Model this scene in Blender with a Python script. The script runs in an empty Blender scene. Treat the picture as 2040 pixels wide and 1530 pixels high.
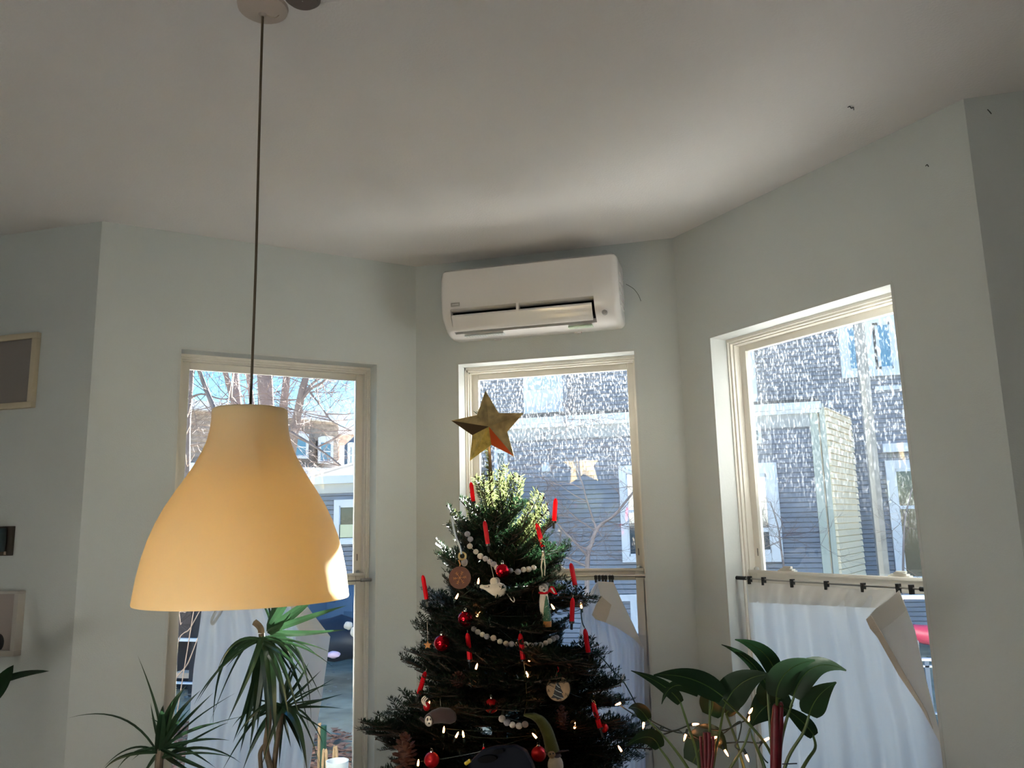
import bpy, bmesh, math, random
import numpy as np
from mathutils import Vector, Matrix, Quaternion, noise
rnd = random.Random(7)
sc = bpy.context.scene
COL = sc.collection
PI = math.pi

# ------------------------------------------------------------------ camera, sky, sun, exposure
CF = 1589.05
CR = Vector((0.96521646, 0.26045342, -0.02282962))
CU = Vector((0.06702686, -0.16210107, 0.98449512))
CFW = Vector((-0.25271442, 0.9517811, 0.17392))
EYE = Vector((0, 0, 1.5))
cam = bpy.data.cameras.new('camera'); camo = bpy.data.objects.new('camera', cam); COL.objects.link(camo)
cam.sensor_width = 36; cam.lens = CF*36/2040; cam.clip_start = .02; cam.clip_end = 500
M4 = Matrix((CR, CU, -CFW)).transposed().to_4x4(); M4.translation = EYE
camo.matrix_world = M4
sc.camera = camo

SUN_AZ, SUN_EL = math.radians(6.5), math.radians(19.6)
SUN_W, SKY_W = 54.0, 0.125
w = bpy.data.worlds.new('sky'); sc.world = w; w.use_nodes = True
nt = w.node_tree; bg = nt.nodes['Background']
sky = nt.nodes.new('ShaderNodeTexSky'); sky.sky_type = 'NISHITA'; sky.sun_disc = False
sky.sun_elevation = math.radians(26); sky.sun_rotation = SUN_AZ
sky.air_density = 1.0; sky.dust_density = .25; sky.ozone_density = 3.0
hs_ = nt.nodes.new('ShaderNodeHueSaturation'); hs_.inputs['Saturation'].default_value = 1.45
nt.links.new(sky.outputs[0], hs_.inputs['Color']); nt.links.new(hs_.outputs[0], bg.inputs[0]); bg.inputs[1].default_value = SKY_W
sl = bpy.data.lights.new('sun', 'SUN'); so = bpy.data.objects.new('sun', sl); COL.objects.link(so)
sl.energy = SUN_W; sl.angle = math.radians(.6); sl.color = (1, .95, .88)
sdir = Vector((math.sin(SUN_AZ)*math.cos(SUN_EL), math.cos(SUN_AZ)*math.cos(SUN_EL), math.sin(SUN_EL)))
so.rotation_euler = sdir.to_track_quat('Z', 'Y').to_euler(); so.location = (3, 20, 9)
# fill light added before the back wall to brighten the bay; no window there
al = bpy.data.lights.new('added_back_fill', 'AREA'); ao = bpy.data.objects.new('added_back_fill', al); COL.objects.link(ao)
al.shape = 'RECTANGLE'; al.size = 1.2; al.size_y = 1.4; al.energy = 7; al.color = (1.0, .95, .92)
ao.location = (-.5, -2.93, 1.75); ao.rotation_euler = (math.radians(90), 0, PI)
sc.view_settings.view_transform = 'Standard'; sc.view_settings.look = 'None'
sc.view_settings.gamma = 1; sc.view_settings.use_curve_mapping = False
sc.view_settings.exposure = 1.55

# ------------------------------------------------------------------ helpers
def ray(u, v): return (CFW*CF + CR*(u-1020) - CU*(v-765)).normalized()
def at(u, v, y): d = ray(u, v); return EYE + d*(y/d.y)
def at_plane(u, v, P, N):
    d = ray(u, v); return EYE + d*((Vector(P)-EYE).dot(Vector(N))/d.dot(Vector(N)))

def mat(name, col, rough=.6, metal=0, bump=0, bscale=60, var=0, vscale=8, spec=.5, trans=0, coat=0, sheen=0, transm=0):
    m = bpy.data.materials.new(name); m.use_nodes = True; t = m.node_tree; b = t.nodes['Principled BSDF']
    b.inputs['Base Color'].default_value = (*col, 1); b.inputs['Roughness'].default_value = rough
    b.inputs['Metallic'].default_value = metal; b.inputs['Specular IOR Level'].default_value = spec
    b.inputs['Coat Weight'].default_value = coat; b.inputs['Sheen Weight'].default_value = sheen
    b.inputs['Transmission Weight'].default_value = transm
    tc = t.nodes.new('ShaderNodeTexCoord')
    if var:
        n = t.nodes.new('ShaderNodeTexNoise'); n.inputs['Scale'].default_value = vscale; n.inputs['Detail'].default_value = 4
        r = t.nodes.new('ShaderNodeValToRGB')
        r.color_ramp.elements[0].position = .3; r.color_ramp.elements[1].position = .7
        r.color_ramp.elements[0].color = (*[c*(1-var) for c in col], 1)
        r.color_ramp.elements[1].color = (*[min(1, c*(1+var)) for c in col], 1)
        t.links.new(tc.outputs['Object'], n.inputs[0]); t.links.new(n.outputs[0], r.inputs[0]); t.links.new(r.outputs[0], b.inputs['Base Color'])
    if bump:
        n = t.nodes.new('ShaderNodeTexNoise'); n.inputs['Scale'].default_value = bscale; n.inputs['Detail'].default_value = 5
        bp = t.nodes.new('ShaderNodeBump'); bp.inputs['Strength'].default_value = bump; bp.inputs['Distance'].default_value = .01
        t.links.new(tc.outputs['Object'], n.inputs[0]); t.links.new(n.outputs[0], bp.inputs['Height']); t.links.new(bp.outputs[0], b.inputs['Normal'])
    if trans:
        tr = t.nodes.new('ShaderNodeBsdfTranslucent'); tr.inputs[0].default_value = (*col, 1)
        mx = t.nodes.new('ShaderNodeMixShader'); mx.inputs[0].default_value = trans
        o = t.nodes['Material Output']
        t.links.new(b.outputs[0], mx.inputs[1]); t.links.new(tr.outputs[0], mx.inputs[2]); t.links.new(mx.outputs[0], o.inputs[0])
        if var: t.links.new(r.outputs[0], tr.inputs[0])
    return m
def emit(name, col, s):
    m = mat(name, (.9, .8, .7), .3); b = m.node_tree.nodes['Principled BSDF']
    b.inputs['Emission Color'].default_value = (*col, 1); b.inputs['Emission Strength'].default_value = s
    return m

def glass_mat(name, haze, dirt, tint=(.96, .98, .98)):
    m = bpy.data.materials.new(name); m.use_nodes = True; t = m.node_tree; t.nodes.clear(); L = t.links
    o = t.nodes.new('ShaderNodeOutputMaterial'); tr = t.nodes.new('ShaderNodeBsdfTransparent'); tr.inputs[0].default_value = (*tint, 1)
    g = t.nodes.new('ShaderNodeBsdfGlossy'); g.inputs['Roughness'].default_value = 0.0
    fr = t.nodes.new('ShaderNodeFresnel'); fr.inputs[0].default_value = 1.4
    m1 = t.nodes.new('ShaderNodeMixShader'); L.new(fr.outputs[0], m1.inputs[0]); L.new(tr.outputs[0], m1.inputs[1]); L.new(g.outputs[0], m1.inputs[2])
    tl = t.nodes.new('ShaderNodeBsdfTranslucent'); tl.inputs[0].default_value = (.86, .93, 1, 1)
    tc = t.nodes.new('ShaderNodeTexCoord')
    mp = t.nodes.new('ShaderNodeMapping'); mp.inputs['Scale'].default_value = (1, 1, .38)
    L.new(tc.outputs['Object'], mp.inputs[0])
    n = t.nodes.new('ShaderNodeTexNoise'); n.inputs['Scale'].default_value = 130; n.inputs['Detail'].default_value = 6; n.inputs['Roughness'].default_value = .72
    L.new(mp.outputs[0], n.inputs[0])
    r = t.nodes.new('ShaderNodeMapRange'); r.inputs[1].default_value = .53; r.inputs[2].default_value = .72; r.inputs[3].default_value = 0; r.inputs[4].default_value = dirt
    L.new(n.outputs[0], r.inputs[0])
    # grime is heavier towards the head of the sash and its sides
    sx = t.nodes.new('ShaderNodeSeparateXYZ'); L.new(tc.outputs['Object'], sx.inputs[0])
    n2 = t.nodes.new('ShaderNodeTexNoise'); n2.inputs['Scale'].default_value = 5; n2.inputs['Detail'].default_value = 3
    L.new(tc.outputs['Object'], n2.inputs[0])
    zr = t.nodes.new('ShaderNodeMapRange'); zr.inputs[1].default_value = -.35; zr.inputs[2].default_value = .42; zr.inputs[3].default_value = .15; zr.inputs[4].default_value = 1.5
    L.new(sx.outputs[2], zr.inputs[0])
    mu = t.nodes.new('ShaderNodeMath'); mu.operation = 'MULTIPLY'; L.new(zr.outputs[0], mu.inputs[0]); L.new(n2.outputs[0], mu.inputs[1])
    mu2 = t.nodes.new('ShaderNodeMath'); mu2.operation = 'MULTIPLY'; L.new(mu.outputs[0], mu2.inputs[0]); mu2.inputs[1].default_value = 1.7
    mu3 = t.nodes.new('ShaderNodeMath'); mu3.operation = 'MULTIPLY'; L.new(mu2.outputs[0], mu3.inputs[0]); L.new(r.outputs[0], mu3.inputs[1])
    hz = t.nodes.new('ShaderNodeMath'); hz.operation = 'MULTIPLY_ADD'; L.new(mu.outputs[0], hz.inputs[0]); hz.inputs[1].default_value = haze; L.new(mu3.outputs[0], hz.inputs[2])
    cl = t.nodes.new('ShaderNodeMath'); cl.operation = 'MINIMUM'; cl.inputs[1].default_value = .16; L.new(hz.outputs[0], cl.inputs[0])
    m2 = t.nodes.new('ShaderNodeMixShader'); L.new(cl.outputs[0], m2.inputs[0]); L.new(m1.outputs[0], m2.inputs[1]); L.new(tl.outputs[0], m2.inputs[2])
    L.new(m2.outputs[0], o.inputs[0]); return m

class MB:
    def __init__(s): s.v = []; s.f = []
    def add(s, vs, fs):
        o = len(s.v); s.v += [tuple(x) for x in vs]; s.f += [tuple(i+o for i in f) for f in fs]; return s
    def box(s, x0, x1, y0, y1, z0, z1, T=None):
        vs = [Vector((x, y, z)) for x in (x0, x1) for y in (y0, y1) for z in (z0, z1)]
        if T is not None: vs = [T(q) if callable(T) else T @ q for q in vs]
        return s.add(vs, [(0, 1, 3, 2), (4, 6, 7, 5), (0, 4, 5, 1), (2, 3, 7, 6), (0, 2, 6, 4), (1, 5, 7, 3)])
    def prism(s, quad, z0, z1):
        n = len(quad); vs = [(q[0], q[1], z0) for q in quad] + [(q[0], q[1], z1) for q in quad]
        return s.add(vs, [tuple(range(n))[::-1], tuple(range(n, 2*n))] + [(i, (i+1) % n, n+(i+1) % n, n+i) for i in range(n)])
    def tube(s, pts, r, n=8, cap=True):
        pts = [Vector(p) for p in pts]; m = len(pts); rs = list(r) if isinstance(r, (list, tuple)) else [r]*m
        if len(rs) != m: rs = [float(np.interp(i/(m-1)*(len(rs)-1), range(len(rs)), rs)) for i in range(m)]
        up = Vector((0, 0, 1)); vs = []
        d0 = (pts[1]-pts[0]).normalized()
        a = d0.cross(up) if abs(d0.z) < .95 else d0.cross(Vector((0, 1, 0)))
        for i, p in enumerate(pts):
            d = (pts[min(i+1, m-1)]-pts[max(i-1, 0)]).normalized()
            a = (a - d*a.dot(d)).normalized(); b = d.cross(a)
            for k in range(n):
                t = 2*PI*k/n; vs.append(p + (a*math.cos(t)+b*math.sin(t))*rs[i])
        fs = [(i*n+k, i*n+(k+1) % n, (i+1)*n+(k+1) % n, (i+1)*n+k) for i in range(m-1) for k in range(n)]
        if cap: fs += [tuple(range(n))[::-1], tuple((m-1)*n+k for k in range(n))]
        return s.add(vs, fs)
    def lathe(s, prof, n=32, T=None, close=False):
        vs = []
        for (r, z) in prof:
            for k in range(n): vs.append(Vector((r*math.cos(2*PI*k/n), r*math.sin(2*PI*k/n), z)))
        if T is not None: vs = [T @ q for q in vs]
        m = len(prof); fs = [(i*n+k, i*n+(k+1) % n, (i+1)*n+(k+1) % n, (i+1)*n+k) for i in range(m-1) for k in range(n)]
        if close: fs += [tuple(range(n))[::-1], tuple((m-1)*n+k for k in range(n))]
        return s.add(vs, fs)
    def ball(s, c, r, n=12, sc3=(1, 1, 1), T=None):
        m = max(5, n*2//3); pr = [(math.sin(PI*i/m)*.999+.001, -math.cos(PI*i/m)) for i in range(m+1)]
        Mx = Matrix.Translation(Vector(c)) @ (T.to_4x4() if T is not None else Matrix()) @ Matrix.Diagonal((r*sc3[0], r*sc3[1], r*sc3[2], 1))
        return s.lathe(pr, n, Mx)
    def build(s, name, m, parent=None, smooth=False, bevel=0, kind=None, loc=None, segs=2):
        me = bpy.data.meshes.new(name)
        c = Vector((0, 0, 0))
        if loc == 'c' and s.v:
            a = np.array(s.v); c = Vector((a.min(0)+a.max(0))/2)
        elif loc is not None and loc != 'c': c = Vector(loc)
        me.from_pydata([tuple(Vector(q)-c) for q in s.v] if c.length else s.v, [], s.f)
        bm = bmesh.new(); bm.from_mesh(me); bmesh.ops.recalc_face_normals(bm, faces=bm.faces)
        if bevel: bmesh.ops.bevel(bm, geom=bm.edges, offset=bevel, segments=segs, profile=.6, affect='EDGES', clamp_overlap=True)
        bm.to_mesh(me); bm.free()
        if smooth or bevel:
            me.polygons.foreach_set('use_smooth', [True]*len(me.polygons))
            try: me.set_sharp_from_angle(angle=math.radians(38 if not bevel else 50))
            except Exception: pass
        for mm in (m if isinstance(m, list) else [m]): me.materials.append(mm)
        o = bpy.data.objects.new(name, me); COL.objects.link(o)
        if parent is not None:
            o.parent = parent
            if loc is not None:
                ch = parent; off = Vector((0, 0, 0))
                while ch is not None: off += ch.location; ch = ch.parent
                o.location = c-off
        else: o.location = c
        if kind: o['kind'] = kind
        return o
# Everything is modelled in world coordinates; parents therefore sit at identity unless loc is used.
def thing(name, label, cat, group=None, loc=(0, 0, 0), kind=None):
    o = bpy.data.objects.new(name, None); COL.objects.link(o); o.empty_display_size = .05; o.location = loc
    if kind: o['kind'] = kind
    else: o['label'] = label; o['category'] = cat
    if group: o['group'] = group
    return o
def tag(o, label, cat, group=None):
    o['label'] = label; o['category'] = cat
    if group: o['group'] = group
    return o
def bez(p0, p1, p2, n=8):
    p0, p1, p2 = Vector(p0), Vector(p1), Vector(p2)
    return [p0*(1-t)**2 + p1*2*t*(1-t) + p2*t*t for t in [i/n for i in range(n+1)]]
def thru(p0, pm, p2, n=8):   # quadratic that passes through pm
    p0, pm, p2 = Vector(p0), Vector(pm), Vector(p2); return bez(p0, pm*2-(p0+p2)*.5, p2, n)
def smoothpath(pts, n=6):
    pts = [Vector(p) for p in pts]; out = []
    for i in range(len(pts)-1):
        p0 = pts[max(i-1, 0)]; p1 = pts[i]; p2 = pts[i+1]; p3 = pts[min(i+2, len(pts)-1)]
        for k in range(n):
            t = k/n; out.append(.5*((2*p1)+(p2-p0)*t+(2*p0-5*p1+4*p2-p3)*t*t+(3*p1-p0-3*p2+p3)*t**3))
    out.append(pts[-1]); return out

# ------------------------------------------------------------------ materials
M = {}
M['wall'] = mat('sage_grey_wall_paint', (.53, .565, .56), .75, bump=.12, bscale=220, var=.02, vscale=1.5)
M['ceiling'] = mat('white_ceiling_paint', (.74, .72, .72), .85, bump=.15, bscale=120, var=.02, vscale=2)
M['wood_floor'] = mat('dark_oak_floor', (.16, .11, .075), .35, var=.2, vscale=3)
M['vinyl'] = mat('white_window_vinyl', (.72, .69, .63), .35)
M['reveal'] = mat('white_window_paint', (.52, .54, .53), .5, bump=.05, bscale=90)
M['glass'] = glass_mat('wet_dirty_glass', .0022, .062)
M['glass_clear'] = glass_mat('plain_window_glass', .001, .002)
M['chrome'] = mat('brushed_steel', (.45, .43, .40), .3, 1)
M['dark_metal'] = mat('dark_clip_metal', (.05, .05, .05), .4, .8)
M['cloth'] = mat('white_cotton_voile', (.85, .86, .88), .9, trans=.6, bump=.2, bscale=500)
M['cloth2'] = mat('white_cotton_hem', (.83, .82, .80), .9, trans=.38, bump=.2, bscale=500)
M['ac'] = mat('air_conditioner_white', (.74, .72, .71), .22, coat=.3)
M['ac_dark'] = mat('dark_vent', (.004, .004, .005), .9, spec=.1)
M['grey'] = mat('mid_grey', (.35, .34, .32), .5)
M['black'] = mat('black_plastic', (.015, .015, .016), .4)
M['green_cable'] = mat('dark_green_cable', (.008, .022, .015), .45)
M['wood'] = mat('bark', (.045, .028, .018), .85, var=.3, vscale=30, bump=.3, bscale=60)
M['needle'] = mat('fir_needles', (.009, .025, .010), .42, trans=.4, var=.35, vscale=14, spec=.6)
M['leader_needle'] = mat('fir_young_needles', (.085, .105, .040), .4, trans=.5, var=.25, vscale=20)
M['red_wax'] = mat('red_wax', (.70, .002, .012), .5, trans=.25, spec=.15)
M['red_ball'] = mat('red_mirror_glass', (.62, .005, .02), .10, .9)
M['red_matte'] = mat('red_satin_glass', (.50, .005, .012), .38, .5)
M['silver'] = mat('silver_cap', (.8, .8, .78), .2, 1)
M['gold'] = mat('old_gold_leaf', (.50, .38, .18), .42, .75, bump=.5, bscale=70, var=.35, vscale=26)
M['gold_edge'] = mat('gold_foil_edge', (.9, .8, .5), .3, .9)
M['bulb'] = emit('warm_bulb', (1, .36, .12), 9)
M['felt_white'] = mat('white_felt', (.62, .55, .47), .95, sheen=.4, bump=.3, bscale=300)
M['felt_grey'] = mat('grey_felt', (.30, .28, .30), .95, sheen=.3)
M['felt_taupe'] = mat('taupe_felt', (.42, .33, .27), .95, sheen=.3)
M['felt_brown'] = mat('brown_felt', (.045, .024, .024), .95, sheen=.3)
M['felt_green'] = mat('olive_felt', (.085, .09, .016), .95, sheen=.3, bump=.3, bscale=250)
M['brown_disc'] = mat('reddish_brown_glaze', (.10, .028, .013), .6, var=.15, vscale=60)
M['wood_light'] = mat('pale_wood_slice', (.34, .22, .12), .7, var=.15, vscale=60)
M['terracotta'] = mat('orange_wood', (.48, .20, .06), .7)
M['cone'] = mat('pine_cone_scale', (.10, .04, .028), .7, var=.3, vscale=90)
M['string'] = mat('pale_string', (.55, .48, .38), .8)
M['leaf'] = mat('dracaena_leaf', (.016, .042, .018), .36, trans=.12, var=.3, vscale=12)
M['phil'] = mat('philodendron_leaf', (.010, .030, .012), .30, trans=.10, var=.3, vscale=9)
M['stem_green'] = mat('green_petiole', (.07, .12, .03), .4)
M['stem_red'] = mat('crimson_sheath', (.13, .007, .016), .45, var=.25, vscale=40)
M['cane'] = mat('grey_brown_cane', (.10, .075, .05), .85, var=.3, vscale=50)
M['pot'] = mat('terracotta_pot', (.38, .16, .09), .75)
M['soil'] = mat('soil', (.03, .02, .015), .95)
M['navy'] = mat('navy_plastic', (.0012, .0025, .008), .7, spec=.15)
M['yellow'] = mat('yellow_plastic', (.6, .42, .03), .4)

# ------------------------------------------------------------------ room shell
H = 2.75
C0 = Vector((-2.37672, 2.538)); C1 = Vector((-1.39663, 3.48539)); C2 = Vector((-.163485, 3.48539)); C3 = Vector((.7736, 2.538))
WL = Vector((-4.2, 2.538)); WR = Vector((3.0, 2.538)); BL_ = Vector((-4.2, -3)); BR_ = Vector((3.0, -3))
poly = [BL_, WL, C0, C1, C2, C3, WR, BR_]
TH = .18
def outn(a, b): d = (b-a).normalized(); return Vector((-d.y, d.x))   # clockwise walk: outward is on the left
outer = []
for i in range(len(poly)):
    a, b, c = poly[i-1], poly[i], poly[(i+1) % len(poly)]
    n1, n2 = outn(a, b), outn(b, c); bis = (n1+n2).normalized(); outer.append(b + bis*(TH/bis.dot(n1)))
G0 = -.6
WINZ0, WINZ1, WS0, WS1 = .30, 2.2533, .195, 1.042
names = ['wall_left', 'wall_front_left', 'wall_bay_left', 'wall_bay_centre', 'wall_bay_right', 'wall_front_right', 'wall_right', 'wall_back']
class Frame:
    def __init__(s, O, D, N): s.O = Vector((O.x, O.y, 0)); s.D = Vector((D.x, D.y, 0)).normalized(); s.N = Vector((N.x, N.y, 0)).normalized()
    def __call__(s, q): return s.O + s.D*q[0] + s.N*q[1] + Vector((0, 0, q[2]))
    def px(s, u, v, t): # the point seen at a pixel on the plane t metres outside the wall face
        return at_plane(u, v, s.O+s.N*t, s.N)
    def inv(s, P): r = Vector(P)-s.O; return (r.dot(s.D), r.dot(s.N), r.z)
FR = {}
FR['L'] = Frame(C1, (C0-C1), outn(C0, C1)); FR['C'] = Frame(C1, (C2-C1), outn(C1, C2)); FR['R'] = Frame(C2, (C3-C2), outn(C2, C3))
winr = {'L': (.189, 1.046), 'C': (.207, 1.0405), 'R': (.184, 1.032)}
for i in range(len(poly)):
    j = (i+1) % len(poly); a, b, A, B = poly[i], poly[j], outer[i], outer[j]
    mb = MB(); nm = names[i]
    key = {'wall_bay_left': 'L', 'wall_bay_centre': 'C', 'wall_bay_right': 'R'}.get(nm)
    if key is None:
        mb.prism([a, b, B, A], G0, H+.1)
    else:
        ln = (b-a).length; d = (b-a).normalized(); n = outn(a, b)*TH
        s0, s1 = winr[key]
        if key == 'L': s0, s1 = ln-s1, ln-s0
        p, q = a+d*s0, a+d*s1
        mb.prism([a, p, p+n, A], G0, H+.1); mb.prism([q, b, B, q+n], G0, H+.1)
        mb.prism([p, q, q+n, p+n], G0, WINZ0); mb.prism([p, q, q+n, p+n], WINZ1, H+.1)
    o = mb.build(nm, M['wall']); o['kind'] = 'structure'
o = MB().prism(poly[::-1], H, H+.1).build('ceiling', M['ceiling']); o['kind'] = 'structure'
o = MB().prism(poly[::-1], -.15, 0).build('floor', M['wood_floor']); o['kind'] = 'structure'
# roof over the room
o = MB().prism(outer[::-1], H+.1, H+.4).build('trim_roof_edge', M['vinyl']); o['kind'] = 'structure'
# baseboards under the bay (below the frame)
for i, nm in ((2, 'baseboard_bay_left'), (3, 'baseboard_bay_centre'), (4, 'baseboard_bay_right')):
    a, b = poly[i], poly[i+1]; n = outn(a, b)*.012
    o = MB().prism([a-n, b-n, b, a], 0, .12).build(nm, M['reveal']); o['kind'] = 'structure'

# ------------------------------------------------------------------ windows
ZR0, ZR1 = 1.245, 1.300      # meeting rail
for idx, key in enumerate('LCR'):
    F = FR[key]; s0, s1 = winr[key]
    W = thing('window_%d' % (idx+1), None, None, kind='structure')
    # painted reveal lining, slightly proud of the wall
    mb = MB(); e = .004
    mb.box(s0-e, s0+.006, -.001, .105, WINZ0, WINZ1, F); mb.box(s1-.006, s1+e, -.001, .105, WINZ0, WINZ1, F)
    mb.box(s0, s1, -.001, .105, WINZ1-.006, WINZ1+e, F)
    mb.build('reveal_lining', M['reveal'], W)
    mb = MB(); mb.box(s0-.03, s1+.03, -.05, .105, WINZ0-.02, WINZ0+.012, F); mb.build('window_sill', M['reveal'], W, bevel=.004)
    # jamb liners: stepped rings
    mb = MB()
    for (t0, t1, wd) in ((.088, .098, .012), (.098, .112, .020), (.112, .175, .026)):
        mb.box(s0+.006, s0+wd, t0, t1, WINZ0, WINZ1, F); mb.box(s1-wd, s1-.006, t0, t1, WINZ0, WINZ1, F)
        mb.box(s0+.006, s1-.006, t0, t1, WINZ1-wd-.006, WINZ1-.006, F); mb.box(s0+.006, s1-.006, t0, t1, WINZ0, WINZ0+wd, F)
    mb.build('window_frame', M['vinyl'], W)
    def ring(a0, a1, z0, z1, t0, t1, st, rt, rb):
        mb = MB(); mb.box(a0, a0+st, t0, t1, z0, z1, F); mb.box(a1-st, a1, t0, t1, z0, z1, F)
        mb.box(a0+st, a1-st, t0, t1, z1-rt, z1, F); mb.box(a0+st, a1-st, t0, t1, z0, z0+rb, F)
        return mb
    us = ring(s0+.024, s1-.024, ZR0+.004, WINZ1-.030, .142, .168, .034, .030, .045).build('upper_sash', M['vinyl'], W, bevel=.003)
    c = F(((s0+s1)/2, .155, (ZR1+WINZ1)/2))
    hw, hh = (s1-s0)/2-.056, (WINZ1-.060-ZR1+.008)/2+.002
    g = MB(); rot = lambda q: F.D*q[0]+F.N*q[1]+Vector((0, 0, q[2]))
    g.box(-hw, hw, -.0015, .0015, -hh, hh, rot)
    go = g.build('pane', M['glass'] if key != 'L' else M['glass_clear'], us); go.location = F(((s0+s1)/2, .155, ZR1+hh-.006))
    ls = ring(s0+.020, s1-.020, WINZ0+.018, ZR1, .112, .138, .040, .050, .06).build('lower_sash', M['vinyl'], W, bevel=.003)
    hh2 = (ZR0-WINZ0-.078)/2
    g = MB(); g.box(-hw+.006, hw-.006, -.0015, .0015, -hh2-.004, hh2+.004, rot)
    go = g.build('pane', M['glass_clear'], ls); go.location = F(((s0+s1)/2, .125, WINZ0+.078+hh2))
    # raised ridge along the lower sash top rail, sash locks on it, tilt latches, night-latch slots
    mb = MB(); mb.box(s0+.022, s1-.022, .104, .114, ZR1-.010, ZR1+.002, F); mb.build('lift_ridge', M['vinyl'], W, bevel=.002)
    for sx in ((.5,) if key != 'R' else (.24, .80)):
        mb = MB(); cx = s0+(s1-s0)*sx
        for k, (hw_, z1_) in enumerate(((.040, .006), (.030, .011), (.018, .016))):
            mb.box(cx-hw_, cx+hw_, .116, .136, ZR1, ZR1+z1_, F)
        mb.box(cx-.006, cx+.030, .110, .122, ZR1+.014, ZR1+.021, F)
        mb.build('sash_lock', M['vinyl'], W, bevel=.002)
    for sx in (s0+.045, s1-.045):
        mb = MB(); mb.ball(F((sx, .128, ZR1+.004)), .010, 10); mb.build('tilt_latch', M['reveal'], W, smooth=True)
        mb = MB(); mb.box(sx-.0015, sx+.0015, .1405, .1425, ZR1+.055, ZR1+.085, F); mb.build('latch_slot', M['black'], W)

# curtain rods: tension rods inside the reveal
rodlab = {'L': 'thin metal tension rod in the window behind the hanging lamp shade', 'C': 'thin metal tension rod in the window behind the tree', 'R': 'thin metal tension rod in the window above the potted plant'}
RODZ, RODT = 1.272, .055
for key in 'LCR':
    F = FR[key]; s0, s1 = winr[key]
    r = thing('curtain_rod', rodlab[key], 'curtain rod', 'tension rods in the bay windows')
    MB().tube([F((s0+.01, RODT, RODZ)), F((s1-.01, RODT, RODZ))], .0035, 10).build('rod', M['chrome'], r, smooth=True)
    for (a, b) in ((s0+.004, s0+.055), (s1-.055, s1-.004)):
        MB().tube([F((a, RODT, RODZ)), F((b, RODT, RODZ))], .0075, 12).build('rod_end', M['chrome'] if key != 'R' else M['dark_metal'], r, smooth=True)

# ------------------------------------------------------------------ curtains
def sheet(F, left, right, t, amp, nf, nz=40, ns=90, phase=0, seed=0):
    """cloth between two pixel edge lists (u,v) top to bottom, on the plane t outside the wall face, with folds in depth"""
    def along(lst, a):
        x = a*(len(lst)-1); i = min(int(x), len(lst)-2); f = x-i
        return F.inv(F.px(lst[i][0]*(1-f)+lst[i+1][0]*f, lst[i][1]*(1-f)+lst[i+1][1]*f, t))
    vs = []; fs = []
    for i in range(nz+1):
        a = i/nz; L0, R0 = along(left, a), along(right, a)
        for j in range(ns+1):
            b = j/ns
            s_ = L0[0]*(1-b)+R0[0]*b; z_ = L0[2]*(1-b)+R0[2]*b
            wv = math.sin(b*nf*2*PI+phase+.6*math.sin(a*3+b*4)) + .45*math.sin(b*nf*4.3*PI+phase*2+a*1.5) + .5*noise.noise(Vector((b*9, a*2.2, seed)))
            tt = t + amp*wv*(.35+.65*a**.5)
            vs.append(F((s_, tt, z_)))
    for i in range(nz):
        for j in range(ns):
            k = i*(ns+1)+j; fs.append((k, k+1, k+ns+2, k+ns+1))
    return MB().add(vs, fs)
def flap(F, pts, t, name, par, m):
    c = [F.px(u, v, t) for u, v in pts]
    n = len(c); vs = [p for p in c] + [p+F.N*.002 for p in c]
    fs = [tuple(range(n)), tuple(range(n, 2*n))[::-1]] + [(i, (i+1) % n, n+(i+1) % n, n+i) for i in range(n)]
    return MB().add(vs, fs).build(name, m, par, smooth=False)
def clip(F, u, v, par, ang=0):
    P = F.px(u, v, RODT-.002); s_, t_, z_ = F.inv(P)
    mb = MB(); ringp = [F((s_, RODT+.010*math.cos(k*PI/8), RODZ-.004+.010*math.sin(k*PI/8))) for k in range(17)]
    mb.tube(ringp, .0009, 5, cap=False)
    mb.box(s_-.006, s_+.006, RODT-.008, RODT+.006, z_-.010, z_+.008, F); mb.box(s_-.004, s_+.004, RODT-.010, RODT+.008, z_-.022, z_-.008, F)
    mb.build('clip', M['dark_metal'], par)
F = FR['R']
cu = thing('curtain', 'wide white cafe curtain with folded top corner in the window above the potted plant', 'curtain', 'cafe curtains in the bay')
sheet(F, [(1486, 1160), (1490, 1230), (1500, 1330), (1512, 1430), (1520, 1545)], [(1792, 1180), (1815, 1260), (1840, 1370), (1868, 1455), (1884, 1545)], .058, .010, 6, seed=3).build('cloth', M['cloth'], cu, smooth=True)
sheet(F, [(1487, 1159), (1489, 1180), (1491, 1200)], [(1790, 1178), (1772, 1200), (1765, 1212)], .052, .006, 6, nz=6, seed=3).build('header_hem', M['cloth2'], cu, smooth=True)
flap(F, [(1791, 1176), (1768, 1196), (1745, 1212), (1725, 1234), (1733, 1252), (1748, 1270), (1790, 1345), (1836, 1412), (1872, 1480), (1886, 1545), (1872, 1460), (1846, 1360), (1822, 1255)], .030, 'folded_corner', cu, M['cloth2'])
flap(F, [(1725, 1234), (1733, 1252), (1748, 1270), (1790, 1345), (1836, 1412), (1858, 1452), (1846, 1418), (1800, 1340), (1760, 1268), (1742, 1238), (1735, 1226)], .026, 'side_hem', cu, M['felt_white'])
flap(F, [(1791, 1176), (1768, 1196), (1745, 1212), (1727, 1232), (1750, 1258), (1776, 1240), (1806, 1214)], .0275, 'top_hem', cu, M['cloth2'])
for u, v in ((1493, 1152), (1521, 1154), (1578, 1158), (1646, 1162), (1719, 1166), (1789, 1168), (1815, 1170)): clip(F, u, v, cu)
F = FR['C']
cu = thing('curtain', 'white cafe curtain gathered on a bunch of clips and twisted, behind the tree', 'curtain', 'cafe curtains in the bay')
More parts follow.
